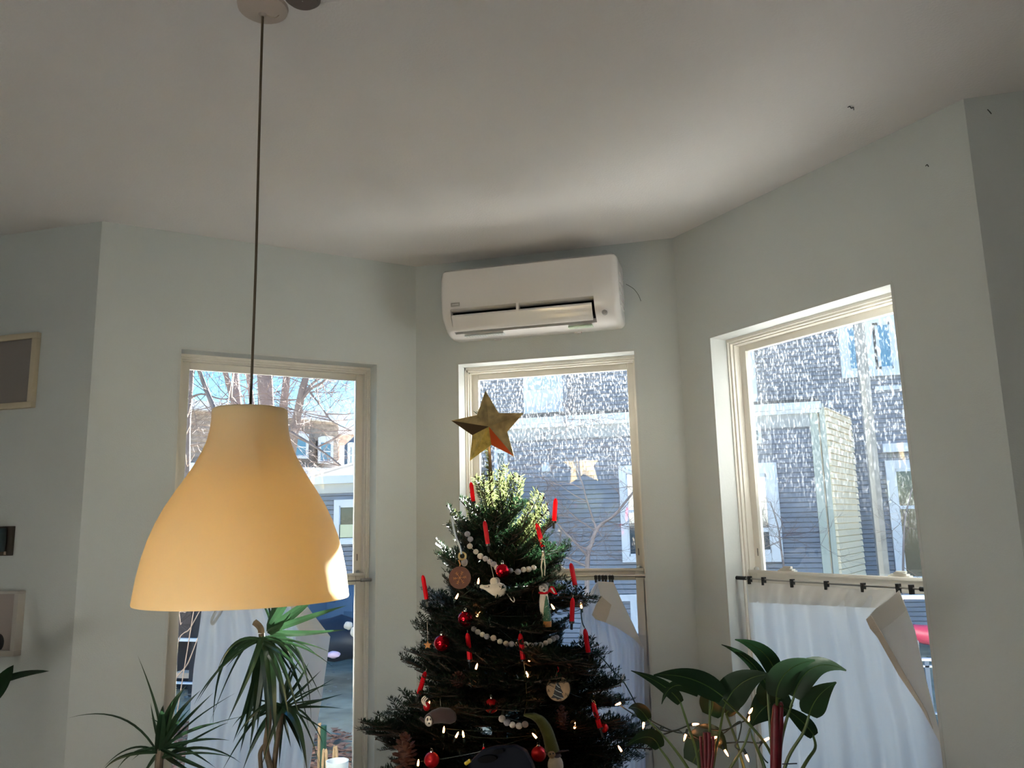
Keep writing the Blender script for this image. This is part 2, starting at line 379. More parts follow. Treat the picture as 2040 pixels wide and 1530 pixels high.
sheet(F, [(1188, 1160), (1162, 1200), (1150, 1290), (1150, 1400), (1148, 1545)], [(1219, 1160), (1240, 1205), (1283, 1290), (1284, 1400), (1286, 1545)], .062, .012, 5, seed=8).build('cloth', M['cloth'], cu, smooth=True)
flap(F, [(1190, 1158), (1196, 1186), (1186, 1208), (1179, 1225), (1187, 1234), (1206, 1240), (1228, 1250), (1262, 1272), (1284, 1295), (1262, 1245), (1240, 1200), (1222, 1160)], .032, 'folded_corner', cu, M['cloth2'])
flap(F, [(1196, 1186), (1186, 1208), (1179, 1225), (1187, 1234), (1206, 1240), (1212, 1226), (1218, 1205)], .029, 'top_hem', cu, M['felt_white'])
for u in (1187, 1194, 1201, 1207, 1215, 1220): clip(F, u, 1150, cu)
F = FR['L']
cu = thing('curtain', 'white cafe curtain pulled to a point, behind the spiky plant and under the lamp', 'curtain', 'cafe curtains in the bay')
sheet(F, [(408, 1160), (400, 1230), (386, 1330), (378, 1430), (366, 1545)], [(570, 1165), (600, 1205), (648, 1285), (636, 1400), (616, 1545)], .060, .012, 5, seed=15, phase=2).build('cloth', M['cloth'], cu, smooth=True)
flap(F, [(572, 1160), (595, 1185), (625, 1225), (658, 1268), (600, 1262), (585, 1240)], .034, 'folded_corner', cu, M['cloth2'])
flap(F, [(658, 1268), (600, 1262), (588, 1262), (598, 1360), (606, 1545), (612, 1545), (640, 1400)], .040, 'side_fold', cu, M['cloth'])
MB().tube(smoothpath([F.px(u, v, .04) for u, v in ((446, 1190), (442, 1215), (432, 1232), (424, 1243), (422, 1235), (430, 1218))]), .006, 6).build('tie_loop', M['cloth2'], cu, smooth=True)
for u in (412, 440, 480, 520, 562): clip(F, u, 1158, cu)

# ------------------------------------------------------------------ air conditioner
def build_ac():
    YW = C1.y; X0, X1, ZB, ZT = -1.202, -.395, 2.352, 2.652
    ac = thing('air_conditioner', 'white wall-mounted split air conditioner above the middle window', 'air conditioner')
    prof = [(0, .0), (.06, -.002), (.10, .002), (.135, .016), (.163, .040), (.182, .070), (.192, .100), (.197, .13), (.200, .17), (.200, .255), (.195, .285), (.178, .297), (.14, .30), (0, .30)]
    slotp = [(0, .0), (.06, -.002), (.10, .002), (.120, .010), (.105, .040), (.12, .090), (.193, .110), (.198, .13), (.200, .17), (.200, .255), (.195, .285), (.178, .297), (.14, .30), (0, .30)]
    def section(x, p, ins):
        out = []
        for (t, z) in p:
            tt = max(0, t-ins) if t > .01 else 0; zz = z-ins*1.0*(1 if z > .2 else -1)*(1 if (z > .2 or z < .05) else 0)
            out.append(Vector((x, YW-tt, ZB+zz)))
        return out
    r = .028; xs = []
    for k in range(7):
        a = k/6*PI/2; xs.append((X0+r*(1-math.sin(a)), r*(1-math.cos(a)) if k else 0))
    left = [(X0+r*(1-math.cos(k/6*PI/2)), r*(1-math.sin(k/6*PI/2))) for k in range(7)]
    right = [(X1-a+X0, i) for (a, i) in left][::-1]
    SL, SR = X0+.048, X1-.108
    secs = [(x, prof, i) for x, i in left] + [(SL, prof, 0), (SL+.0005, slotp, 0), (SR-.0005, slotp, 0), (SR, prof, 0)] + [(x, prof, i) for x, i in right]
    n = len(prof); vs = []; fs = []
    for x, p, i in secs: vs += section(x, p, i)
    for a in range(len(secs)-1):
        for b in range(n):
            fs.append((a*n+b, a*n+(b+1) % n, (a+1)*n+(b+1) % n, (a+1)*n+b))
    fs += [tuple(range(n)), tuple((len(secs)-1)*n+k for k in range(n))[::-1]]
    MB().add(vs, fs).build('body', M['ac'], ac, smooth=True)
    # dark outlet lining
    mb = MB(); mb.box(SL+.004, SR-.004, YW-.165, YW-.118, ZB+.030, ZB+.098); mb.build('outlet_lining', M['ac_dark'], ac)
    # louvre blade across the outlet, a little open
    c = [(.190, .082), (.193, .074), (.176, .034), (.160, .014), (.156, .012), (.154, .016), (.170, .038), (.186, .078)]
    quad = [Vector((0, YW-t, ZB+z)) for t, z in c]; nn = len(quad)
    vs = [q+Vector((SL+.006, 0, 0)) for q in quad] + [q+Vector((SR-.010, 0, 0)) for q in quad]
    MB().add(vs, [tuple(range(nn)), tuple(range(nn, 2*nn))[::-1]] + [(i, (i+1) % nn, nn+(i+1) % nn, nn+i) for i in range(nn)]).build('louvre', M['ac'], ac, smooth=True)
    xm = at(1031, 616, YW-.19).x
    MB().box(xm-.006, xm+.006, YW-.194, YW-.15, ZB+.074, ZB+.112).build('louvre_bracket', M['ac'], ac)
    # front cover seam
    # brand plate (illegible in the photograph), indicator, stickers, side relief
    P = at(907, 607, YW-.2005)
    MB().box(P.x-.021, P.x+.021, YW-.2025, YW-.199, P.z-.009, P.z+.009).build('name_plate', M['grey'], ac, bevel=.001)
    mb = MB()
    for k in range(6): mb.box(P.x-.0145+k*.0052, P.x-.011+k*.0052, YW-.2032, YW-.2022, P.z-.0028, P.z+.0028)
    mb.build('plate_lettering', M['ac'], ac)
    P = at(1204, 622, YW-.192)
    T = Matrix.Translation((P.x, YW-.1875, P.z)) @ Matrix.Rotation(PI/2+.15, 4, 'X')
    MB().lathe([(.001, .008), (.0095, .008), (.0115, .004), (.012, -.01)], 20, T).build('display_button', M['grey'], ac, smooth=True)
    def sticker(u0, u1, vmid, nm, m, rows=3):
        a, b = at(u0, vmid, YW-.115), at(u1, vmid, YW-.115)
        o = MB().box(a.x, b.x, YW-.118, YW-.085, ZB-.0022, ZB+.004).build(nm, m, ac)
        mb = MB()
        for k in range(rows):
            y = YW-.112+k*.009
            for q in range(14):
                x = a.x+.004+(b.x-a.x-.008)*q/14; mb.box(x, x+(b.x-a.x)/14*rnd.uniform(.4, .85), y, y+.003, ZB-.0027, ZB-.002)
        mb.build('printed_lines', M['grey'], o)
    sticker(926, 1003, 664, 'warning_sticker', M['wall'])
    sticker(1132, 1180, 648, 'energy_sticker', mat('pale_green_sticker', (.5, .62, .48), .6), 2)
    mb = MB()
    for k in range(5):
        z = ZB+.07+k*.035; mb.box(X1-.002, X1+.004, YW-.14, YW-.03, z, z+.012)
    mb.build('side_grip', M['ac'], ac, bevel=.002)
    mb = MB()
    for x in (X0+.20, X0+.58): MB().box(x, x+.03, YW-.02, YW+.001, ZB-.006, ZB+.002).build('bottom_latch', M['ac'], ac)
build_ac()
F = FR['C']
o = MB().tube(smoothpath([at(u, v, C1.y-t) for u, v, t in ((1247, 566, .002), (1256, 571, .012), (1264, 577, .016), (1272, 588, .014), (1277, 600, .002))]), .0011, 5).build('loose_wire', M['dark_metal'], smooth=True)
tag(o, 'short thin dark wire sticking out of the wall beside the air conditioner', 'wire')

# ------------------------------------------------------------------ pendant lamp
LX, LY = -1.005, 1.533
lamp = thing('pendant_lamp', 'pale yellow bell-shaped pendant lamp hanging on a long cord before the left window', 'lamp')
Tl = Matrix.Translation((LX, LY, 0))
shade_prof = [(.0765, 1.764), (.079, 1.762), (.080, 1.755), (.0805, 1.735), (.0828, 1.715), (.0885, 1.690), (.0985, 1.665), (.111, 1.640), (.128, 1.612), (.1455, 1.585), (.1645, 1.553), (.1805, 1.520), (.193, 1.487), (.203, 1.452), (.2115, 1.410), (.216, 1.376), (.218, 1.3585), (.2170, 1.356), (.2140, 1.356)]
inner = [(r-.0028, z) for r, z in shade_prof[::-1][1:-1]]
shade_m = mat('pale_yellow_plastic_shade', (.95, .82, .56), .35, trans=.5, spec=.4)
MB().lathe(shade_prof+inner+[(.0755, 1.764)], 72, Tl).build('shade', shade_m, lamp, smooth=True)
MB().lathe([(.078, 1.757), (.04, 1.755), (.02, 1.757), (.018, 1.70), (.022, 1.69), (.022, 1.64), (.015, 1.636), (.001, 1.636)], 24, Tl).build('lamp_holder', M['reveal'], lamp, smooth=True)
mb = MB(); mb.ball((LX, LY, 1.585), .034, 16, (1, 1, 1.15)); mb.lathe([(.014, 1.61), (.014, 1.64)], 16, Tl); mb.build('bulb', mat('opal_bulb', (.85, .83, .78), .3), lamp, smooth=True)
cordpts = [Vector((LX-.004, LY, 2.73)), Vector((LX-.002, LY, 2.4)), Vector((LX+.001, LY, 2.1)), Vector((LX, LY, 1.755))]
MB().tube(smoothpath(cordpts, 5), .0029, 10).build('cord', mat('beige_fabric_cord', (.10, .075, .045), .7), lamp, smooth=True)
MB().lathe([(.001, 2.722), (.006, 2.722), (.010, 2.728), (.045, 2.733), (.058, 2.742), (.060, 2.75)], 32, Matrix.Translation((LX-.004, LY-.0, 0))).build('canopy', mat('beige_canopy', (.50, .43, .38), .6), lamp, smooth=True)
MB().tube(smoothpath([(LX, LY, 2.728), (LX+.022, LY+.012, 2.722), (LX+.03, LY+.02, 2.735)]), .0012, 5).build('cord_tail', M['string'], lamp)
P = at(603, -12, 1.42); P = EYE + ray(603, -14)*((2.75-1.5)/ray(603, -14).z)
o = MB().lathe([(.001, 2.728), (.034, 2.728), (.042, 2.735), (.043, 2.75)], 28, Matrix.Translation((P.x, P.y, 0))).build('dark_ceiling_disc', mat('taupe_disc', (.14, .11, .10), .6), smooth=True)  # shallow dark round shape on the ceiling beside the canopy
tag(o, 'round dark grey disc on the ceiling at the top edge beside the lamp cord', 'cap')

# little threads on ceiling and wall
def thread(pts, label):
    o = MB().tube(smoothpath(pts, 4), .0015, 5).build('thread', M['black'], smooth=True); tag(o, label, 'thread')
cz = lambda u, v: EYE + ray(u, v)*((2.747-1.5)/ray(u, v).z)
thread([cz(1689, 214), cz(1693, 212), cz(1696, 216), cz(1700, 214), cz(1701, 219)], 'tiny curled dark thread on the ceiling above the right window')
yw = 2.536
thread([at(1967, 218, yw), at(1971, 222, yw), at(1975, 227, yw)], 'tiny dark thread high on the shaded wall by the ceiling corner')
F = FR['R']
thread([F.px(1844, 331, -.002), F.px(1847, 328, -.003), F.px(1850, 332, -.002)], 'tiny dark thread on the wall panel over the right window')

# ------------------------------------------------------------------ pictures on the left wall
yw = 2.538
def rect_on(y, u0, v0, u1, v1):
    a, b = at(u0, v0, y), at(u1, v1, y); return a.x, b.x, b.z, a.z
pf = thing('framed_picture', 'flat grey picture in a cream frame, upper one on the wall at the left edge', 'picture')
x1_, z1_ = at(75, 661, yw-.02).x, at(75, 661, yw-.02).z; z0_ = at(64, 811, yw-.02).z; x0_ = x1_-.34
cream = mat('cream_frame', (.52, .45, .33), .6)
mb = MB(); fw = .024
mb.box(x0_, x1_, yw-.022, yw, z1_-fw, z1_); mb.box(x0_, x1_, yw-.022, yw, z0_, z0_+fw); mb.box(x0_, x0_+fw, yw-.022, yw, z0_+fw, z1_-fw); mb.box(x1_-fw, x1_, yw-.022, yw, z0_+fw, z1_-fw)
mb.build('frame', cream, pf, bevel=.002)
MB().box(x0_+fw, x1_-fw, yw-.012, yw, z0_+fw, z1_-fw).build('mat_board', mat('warm_grey_board', (.22, .20, .19), .8), pf)
pf = thing('framed_picture', 'white deep-framed picture, lower one on the wall at the left edge', 'picture')
x1_, z1_ = at(39, 1178, yw-.03).x, at(39, 1178, yw-.03).z; z0_ = at(30, 1308, yw-.03).z; x0_ = x1_-.30; fw = .020
wf = mat('white_box_frame', (.44, .42, .39), .5)
mb = MB()
mb.box(x0_, x1_, yw-.034, yw, z1_-fw*.5, z1_); mb.box(x0_, x1_, yw-.034, yw, z0_, z0_+fw); mb.box(x0_, x0_+fw, yw-.034, yw, z0_+fw, z1_-fw*.5); mb.box(x1_-fw, x1_, yw-.034, yw, z0_+fw, z1_-fw*.5)
mb.build('frame', wf, pf, bevel=.002)
MB().box(x0_+fw, x1_-fw, yw-.012, yw, z0_+fw, z1_-fw*.5).build('print', mat('pale_print', (.36, .31, .29), .7), pf)
a = at(2, 1280, yw-.014)
MB().ball((a.x-.012, yw-.014, a.z), .026, 14, (1, .12, 1.25)).build('dark_shape', M['black'], pf, smooth=True)
ws = thing('wall_speaker', 'small dark box on a back plate with a rounded teal front at the left edge', 'speaker')
x1_, z1_ = at(27, 1048, yw-.01).x, at(27, 1048, yw-.01).z; z0_ = at(23, 1107, yw-.01).z
MB().box(x1_-.09, x1_, yw-.012, yw, z0_, z1_).build('back_plate', mat('brown_black_plate', (.05, .042, .035), .5), ws, bevel=.002)
MB().lathe([(.001, 0), (.034, 0), (.036, .004), (.036, .085), (.034, .089), (.001, .089)], 24, Matrix.Translation((x1_-.042, yw-.048, z0_+.016))).build('housing', mat('dark_teal_plastic', (.012, .03, .04), .4), ws, smooth=True)
MB().tube([(x1_-.020, yw-.02, z0_+.016), (x1_-.020, yw-.02, z0_+.004)], .004, 8).build('plug', M['felt_taupe'], ws)

# ------------------------------------------------------------------ Christmas tree
AX, AY = -.800, 2.74
def tree_r(z):   # crown radius by height
    pts = [(.25, .66), (.70, .45), (.93, .385), (1.15, .32), (1.34, .26), (1.48, .185), (1.58, .12), (1.68, .07), (1.76, .04)]
    for (a, ra), (b, rb) in zip(pts, pts[1:]):
        if z < b: return ra + (rb-ra)*max(0, (z-a))/(b-a)
    return .03
def on_tree(u, v, k=.92):
    """point on the front of the crown seen at a pixel"""
    y = AY-.2
    for _ in range(8):
        p = at(u, v, y); r = tree_r(p.z)*k; dx = p.x-AX
        y = AY-math.sqrt(max(r*r-dx*dx, (r*.12)**2))
    return at(u, v, y)
tree = thing('christmas_tree', 'decorated dark green fir Christmas tree standing before the middle window', 'tree', loc=(AX, AY, 0))
def up_(o): # parent that sits at the tree base: children keep world coordinates
    o.location = Vector(o.location)-Vector((AX, AY, 0))
o = MB().tube([(AX, AY, .06), (AX+.002, AY, .6), (AX-.004, AY, 1.2), (AX-.012, AY, 1.60), (AX-.018, AY, 1.80), (AX-.024, AY, 1.93)], [.035, .03, .019, .009, .0045, .003], 8).build('trunk', M['wood'], tree, smooth=True); up_(o)
mb = MB(); mb.lathe([(.001, 0), (.19, 0), (.20, .02), (.19, .05), (.10, .07), (.07, .17), (.055, .18), (.045, .10), (.001, .10)], 24, Matrix.Translation((AX, AY, 0)))
o = mb.build('tree_stand', M['navy'], tree, smooth=True); up_(o)

def needles_along(pts, V, Fc, R, dens=640, ln=.019, wd=.00175, up=Vector((0, 0, 1)), fan=1.0):
    seg = [(pts[i], pts[i+1]) for i in range(len(pts)-1)]
    for a, b in seg:
        d = b-a; L = d.length; d = d/L; n = max(1, int(L*dens))
        side = d.cross(up);
        if side.length < .1: side = d.cross(Vector((1, 0, 0)))
        side.normalize(); nu = side.cross(d).normalized()
        for i in range(n):
            p = a + d*L*(i+R.random())/n
            th = R.choice((0, PI)) + R.gauss(0, .55*fan) ; q = side*math.cos(th) + nu*(abs(math.sin(th))*.9+.15*R.random())
            dr = (q*.82 + d*R.uniform(.35, .75)).normalized(); l = ln*R.uniform(.7, 1.15)
            w_ = dr.cross(nu if abs(dr.dot(nu)) < .8 else side).normalized()*wd
            k = len(V); m_ = p+dr*l*.55
            V.extend([p, m_+w_, p+dr*l, m_-w_]); Fc.append((k, k+1, k+2, k+3))
def branch_mesh(L, seed, side=True, young=False, droop=.0):
    R = random.Random(seed); V = []; Fc = []; W = MB()
    main = [Vector((L*t, L*.05*math.sin(t*3+seed), L*(.10*t*t)-droop*L*t*t)) for t in [i/8 for i in range(9)]]
    W.tube(main, [.0035*(1-.7*i/8)*max(.6, L/.3) for i in range(9)], 5)
    needles_along(main[(2 if side else 0):], V, Fc, R)
    if side:
        n = int(L/.030)
        for i in range(n):
            t = .18+.74*(i+.5)/n; base = main[0].lerp(main[-1], t); base = main[min(7, int(t*8))].lerp(main[min(8, int(t*8)+1)], (t*8) % 1)
            for s_ in (1, -1):
                if R.random() < .12: continue
                l = L*(.52*(1-t)+.11)*R.uniform(.8, 1.15); ang = math.radians(R.uniform(42, 60))*s_
                d = Vector((math.cos(ang), math.sin(ang), R.uniform(-.12, .22)))
                tw = [base+d*l*q+Vector((l*.14*q*q, 0, l*.06*q*q)) for q in (0, .33, .66, 1)]
                W.tube(tw, [.0016, .0013, .0011, .0008], 4)
                needles_along(tw, V, Fc, R)
                if l > .09:
                    for q in (.35, .62):
                        for s2 in (1, -1):
                            a2 = ang+s2*math.radians(45); d2 = Vector((math.cos(a2), math.sin(a2), R.uniform(-.1, .15)))
                            b0 = base+d*l*q; l2 = l*.42*(1.1-q)*1.5
                            tw2 = [b0, b0+d2*l2*.5, b0+d2*l2]; W.tube(tw2, [.0011, .001, .0007], 4); needles_along(tw2, V, Fc, R)
    # bud at the tip
    W.ball(main[-1], .0032, 6)
    wm = bpy.data.meshes.new('branch'); wm.from_pydata(W.v, [], W.f); wm.materials.append(M['wood'])
    nm = bpy.data.meshes.new('needles'); nm.from_pydata([tuple(p) for p in V], [], Fc); nm.materials.append(M['leader_needle'] if young else M['needle'])
    return wm, nm
protos = {}
for i, L in enumerate((.12, .16, .22, .28, .34, .40, .46)):
    protos[L] = [branch_mesh(L, 10*i+k, droop=.05*k) for k in range(3)]
shoots = {L: [branch_mesh(L, 90+i*3+k, side=False, young=True) for k in range(3)] for i, L in enumerate((.06, .09, .13))}
nbranch = 0
def put_branch(base, tip, roll=0, kind='b'):
    global nbranch
    base, tip = Vector(base), Vector(tip); d = tip-base; L = d.length
    tab = protos if kind == 'b' else shoots
    key = min(tab, key=lambda q: abs(q-L)); wm, nm = tab[key][nbranch % 3]; nbranch += 1
    o = bpy.data.objects.new('branch', wm); COL.objects.link(o); o.parent = tree
    x = d.normalized(); y = Vector((0, 0, 1)).cross(x)
    if y.length < .05: y = Vector((0, 1, 0))
    y.normalize(); z = x.cross(y); R = Matrix((x, y, z)).transposed().to_4x4() @ Matrix.Rotation(roll, 4, 'X')
    s_ = L/key
    o.matrix_local = Matrix.Translation(base-Vector((AX, AY, 0))) @ R @ Matrix.Scale(s_, 4)
    c = bpy.data.objects.new('needles', nm); COL.objects.link(c); c.parent = o; c['kind'] = 'stuff'
# regular whorls
R_ = random.Random(5); k = 0; z = .42
while z < 1.53:
    r = tree_r(z+.02); nb = 9 if z < 1.35 else 7; off = R_.random()*6.28
    for q in range(nb):
        a = off+q*2*PI/nb+R_.uniform(-.2, .2); rr = r*R_.uniform(.78, 1.02)
        rise = (.10 if z < 1.0 else .22 if z < 1.3 else .55)*rr
        if AY+math.sin(a)*rr > 3.40: continue
        b = Vector((AX+.01*math.cos(a), AY+.01*math.sin(a), z-.30*rr))
        put_branch(b, (AX+rr*math.cos(a), AY+rr*math.sin(a), z-.3*rr+rise+.06*R_.random()), R_.uniform(-.4, .4))
    z += .066 if z < 1.2 else .060
# branches whose tips stand out of the outline in the photograph
def axis(z): return Vector((AX, AY, z))
for u, v, y, dz in ((716, 1470, 2.50, -.03), (785, 1495, 2.55, .02), (745, 1452, 2.62, .0), (815, 1315, 2.55, -.08), (833, 1212, 2.60, -.10), (830, 1232, 2.66, -.10), (878, 1122, 2.66, -.09), (892, 1030, 2.7, -.12),
                    (1170, 1183, 2.62, .0), (1116, 1105, 2.6, -.09), (1196, 1300, 2.6, -.04), (1192, 1330, 2.68, .0), (1243, 1394, 2.60, .01), (1244, 1408, 2.68, .02), (1293, 1500, 2.6, .0),
                    (1236, 1470, 2.5, -.05), (850, 1180, 2.8, -.1), (1138, 1090, 2.75, -.11), (1115, 1044, 2.7, -.12), (1060, 1180, 2.35, -.02), (1000, 1250, 2.3, 0), (930, 1330, 2.28, 0), (1060, 1380, 2.25, 0), (960, 1420, 2.2, 0), (1150, 1350, 2.35, 0), (880, 1390, 2.35, 0)):
    t = at(u, v, y); put_branch(axis(t.z+dz*1.2-.04), t, R_.uniform(-.5, .5))
# young upright shoots at the top
for (u, v, y), (u2, v2) in zip(((952, 948, 2.70), (968, 945, 2.78), (1003, 938, 2.72), (1026, 950, 2.68), (1039, 950, 2.74), (1078, 982, 2.70), (1094, 1012, 2.66), (960, 965, 2.64), (1000, 958, 2.62), (1082, 1035, 2.6), (935, 1012, 2.64), (905, 1022, 2.7)),
                              ((985, 1030), (986, 1025), (990, 1020), (995, 1035), (1005, 1045), (1025, 1060), (1035, 1080), (985, 1060), (1000, 1040), (1030, 1100), (960, 1065), (930, 1060))):
    put_branch(at(u2, v2, y*.4+AY*.6), at(u, v, y), 0, 's')
    put_branch(at(u2, v2, y*.4+AY*.6), at(u, v, y), 1.6, 's')
for (u, v, y), (u2, v2) in zip(((944, 958, 2.74), (975, 948, 2.70), (1016, 930, 2.76), (1050, 962, 2.78), (1090, 995, 2.74), (1108, 1040, 2.62), (920, 1000, 2.72), (896, 1045, 2.62), (1070, 1010, 2.62), (930, 985, 2.78)),
                              ((978, 1050), (985, 1045), (998, 1030), (1010, 1060), (1030, 1080), (1045, 1120), (960, 1070), (940, 1090), (1020, 1090), (965, 1060))):
    for rl in (.6,): put_branch(at(u2, v2, y*.4+AY*.6), at(u, v, y), rl, 's')
put_branch((AX-.012, AY, 1.66), (AX-.022, AY-.002, 1.90), 0, 's'); 

# ------------------------------------------------------------------ star on the treetop
SY = AY-.035
star = thing('star_topper', 'large aged gold five-pointed metal star on top of the tree', 'star')
def star_mesh(pts, ctr, y, bulge, back):
    rim = [at(u, v, y) for u, v in pts]; c = at(*ctr, y-bulge); cb = at(*ctr, y+back); n = len(rim)
    return rim, c, cb, n
rim, c, cb, n = star_mesh([(967, 779), (993, 823), (1043, 823), (1010, 860), (1024, 909), (979, 886), (936, 918), (941, 867), (899, 838), (950, 827)], (974, 850), SY, .032, .012)
vs = rim+[c]; MB().add(vs, [(i, (i+1) % n, n) for i in range(n)]).build('front_facets', M['gold'], star)
vs = rim+[cb]; 
MB().add([p+Vector((0, .003, 0)) for p in rim]+[cb], [(i, (i+1) % n, n) for i in range(n)]).build('back_facets', mat('bright_gold_back', (.70, .50, .22), .4, .6), star)
MB().tube([p+Vector((0, .001, 0)) for p in rim]+[rim[0]+Vector((0, .001, 0))], .0011, 5).build('folded_rim', M['gold_edge'], star)
# red-orange reflection by the lower right ridge, put into the facet colour
MB().add([p+Vector((0, -.0012, 0)) for p in (rim[4], rim[5], c)], [(0, 1, 2)]).build('red_reflection_facet', mat('red_reflection_facet', (.80, .13, .035), .45, .35, trans=.3), star)
MB().add([p+Vector((0, -.0012, 0)) for p in (rim[8], rim[7], c)], [(0, 1, 2)]).build('dark_facet', mat('dark_bronze', (.085, .05, .025), .5, .5), star)  # this facet is coloured darker than the rest of the star
MB().add([p+Vector((0, -.0012, 0)) for p in (rim[6], rim[7], c)]+[rim[5]+Vector((0, -.0012, 0))], [(0, 1, 2), (0, 2, 3)]).build('bright_facet', mat('mottled_gold', (.55, .40, .10), .45, .45, bump=.8, bscale=90, var=.3, vscale=40), star)  # lower left facets coloured brighter, in a bumpy mottled gold

# ------------------------------------------------------------------ candles
def candle(ut, vt, ub, vb, label, y=None, short=False):
    if y is None: y = on_tree((ut+ub)/2, (vt+vb)/2, 1.24).y
    p1, p0 = at(ut, vt, y), at(ub, vb, y+ .004); d = (p1-p0).normalized()
    o = thing('candle', label, 'candle', 'red candles clipped to the tree', loc=p0)
    def put(mb, nm, m, **k):
        q = mb.build(nm, m, o, **k); q.location = -p0; return q
    r = .0078 if not short else .006
    mb = MB(); L = (p1-p0).length
    mb.tube([p0, p0+d*.002, p0+d*(L-.014), p0+d*(L-.005), p0+d*(L-.001)], [r*.9, r, r*.97, r*.7, r*.2], 6); put(mb, 'wax', M['red_wax'])
    put(MB().tube([p1-d*.002, p1+d*.007+Vector((.001, 0, 0))], .0008, 5), 'wick', M['string'])
    mb = MB(); mb.tube([p0-d*.004, p0-d*.002, p0+d*.004], [.005, .0085, .0088], 10)
    mb.box(-.003, .003, -.003, .003, -.022, -.003, Matrix.Translation(p0) @ d.to_track_quat('Z', 'Y').to_matrix().to_4x4()); put(mb, 'clip_holder', M['dark_metal'], smooth=False)
for a in ((938, 960, 943, 1001, 'red candle at the upper left of the tree, beside the window frame', 2.66),
          (965, 1037, 972, 1086, 'red candle leaning left below the topmost shoots, above the grey felt balls', None),
          (1107, 992, 1104, 1040, 'red candle on the upper right branch tip against the window pane', 2.66),
          (1069, 1041, 1082, 1092, 'leaning red candle above the dog ornament hanger', None),
          (1137, 1121, 1146, 1168, 'red candle on the right edge in front of the window meeting rail', 2.56),
          (1141, 1190, 1139, 1240, 'red candle on the right edge in front of the gathered curtain', 2.54),
          (842, 1145, 850, 1196, 'red candle standing alone on the left branch above the little wooden star', 2.56),
          (931, 1260, 936, 1316, 'red candle standing below the upper left red bauble beside the felt ball swag', None),
          (1036, 1261, 1042, 1316, 'red candle at the middle of the tree in front of the felt ball swag', None),
          (1165, 1252, 1172, 1302, 'red candle on the right edge half hidden behind the green light cable', 2.56),
          (848, 1337, 834, 1384, 'red candle tilted to the left on the lower left branch', 2.45),
          (1180, 1398, 1196, 1452, 'red candle at the lower right leaning outwards from the tree', None)):
    candle(*a[:4], a[4], a[5])
candle(963, 1487, 965, 1503, 'short red candle stub above the navy plastic holder', None, True)

# ------------------------------------------------------------------ baubles
def bauble(u, v, rp, label, m='red_ball', cat='bauble', k=.93):
    P = on_tree(u, v, k+.24); r = rp*(P-EYE).dot(CFW)/CF
    o = thing('bauble', label, cat, 'red glass baubles on the tree', loc=P)
    MB().ball((0, 0, 0), r, 28).build('ball', M[m], o, smooth=True)
    MB().lathe([(.001, r*1.16), (r*.20, r*1.15), (r*.22, r*1.12), (r*.22, r*.93)], 12).build('cap', M['silver'], o, smooth=True)
    MB().tube([Vector((r*.14*math.cos(t*PI/6), 0, r*1.28+r*.16*math.sin(t*PI/6))) for t in range(-2, 9)], r*.03, 5).build('hanging_loop', M['silver'], o)
for a in ((1001, 1137, 14, 'shiny red bauble just above the white mouse ornament'), (927, 1233, 15, 'shiny red bauble to the lower right of the brown snowflake disc'),
          (880, 1281, 15.5, 'shiny red bauble beside the small wooden star at the left edge'), (979, 1406, 14, 'satin red bauble deep in the tree between the pine cone and the wood slice', 'red_matte'),
          (1073, 1502, 15, 'satin red bauble hanging below the olive gnome hat', 'red_matte'), (860, 1514, 15, 'satin red bauble low on the left beside the large pine cone', 'red_matte'),
          (1203, 1450, 9, 'small dark red bauble behind the foot of the lower right candle', 'red_matte')):
    bauble(*a)

# ------------------------------------------------------------------ felt ball swags
def swag(name, label, pts, rp, seed):
    o = thing(name, label, 'garland', 'felt ball garland swags'); R = random.Random(seed)
    P = [on_tree(u, v, 1.08) for u, v in pts]
    MB().tube(smoothpath(P, 3), .0008, 4).build('thread', M['string'], o)
    base = {}
    for i, p in enumerate(P):
        mk = R.choice(['felt_white', 'felt_grey', 'felt_taupe', 'felt_grey', 'felt_white']); r = rp*(p-EYE).dot(CFW)/CF*R.uniform(.92, 1.08)
        if mk not in base: base[mk] = MB().ball((0, 0, 0), 1, 12).build('bead', M[mk], o, smooth=True); b = base[mk]
        else: b = base[mk].copy(); COL.objects.link(b)
        b.location = p; b.scale = (r, r, r*.93)
swag('felt_ball_garland', 'upper swag of cream and grey felt balls passing the shiny red bauble', [(931, 1064), (937, 1074), (936, 1088), (948, 1099), (957, 1108), (967, 1113), (976, 1119), (984, 1124), (990, 1131), (1017, 1137), (1032, 1139), (1043, 1135), (1053, 1134), (1063, 1131)], 6.0, 3)
swag('felt_ball_garland', 'middle swag of felt balls sagging behind the central candle', [(944, 1253), (952, 1259), (961, 1264), (970, 1268), (983, 1271), (996, 1278), (1008, 1282), (1019, 1283), (1031, 1284), (1047, 1284), (1057, 1286), (1067, 1285), (1077, 1285), (1087, 1281), (1095, 1277), (1102, 1273), (1109, 1270)], 5.8, 4)
swag('felt_ball_garland', 'lowest dim swag of felt balls above the navy plastic holder', [(1000, 1432), (1010, 1439), (1021, 1444), (1034, 1446), (1046, 1443)], 7, 6)

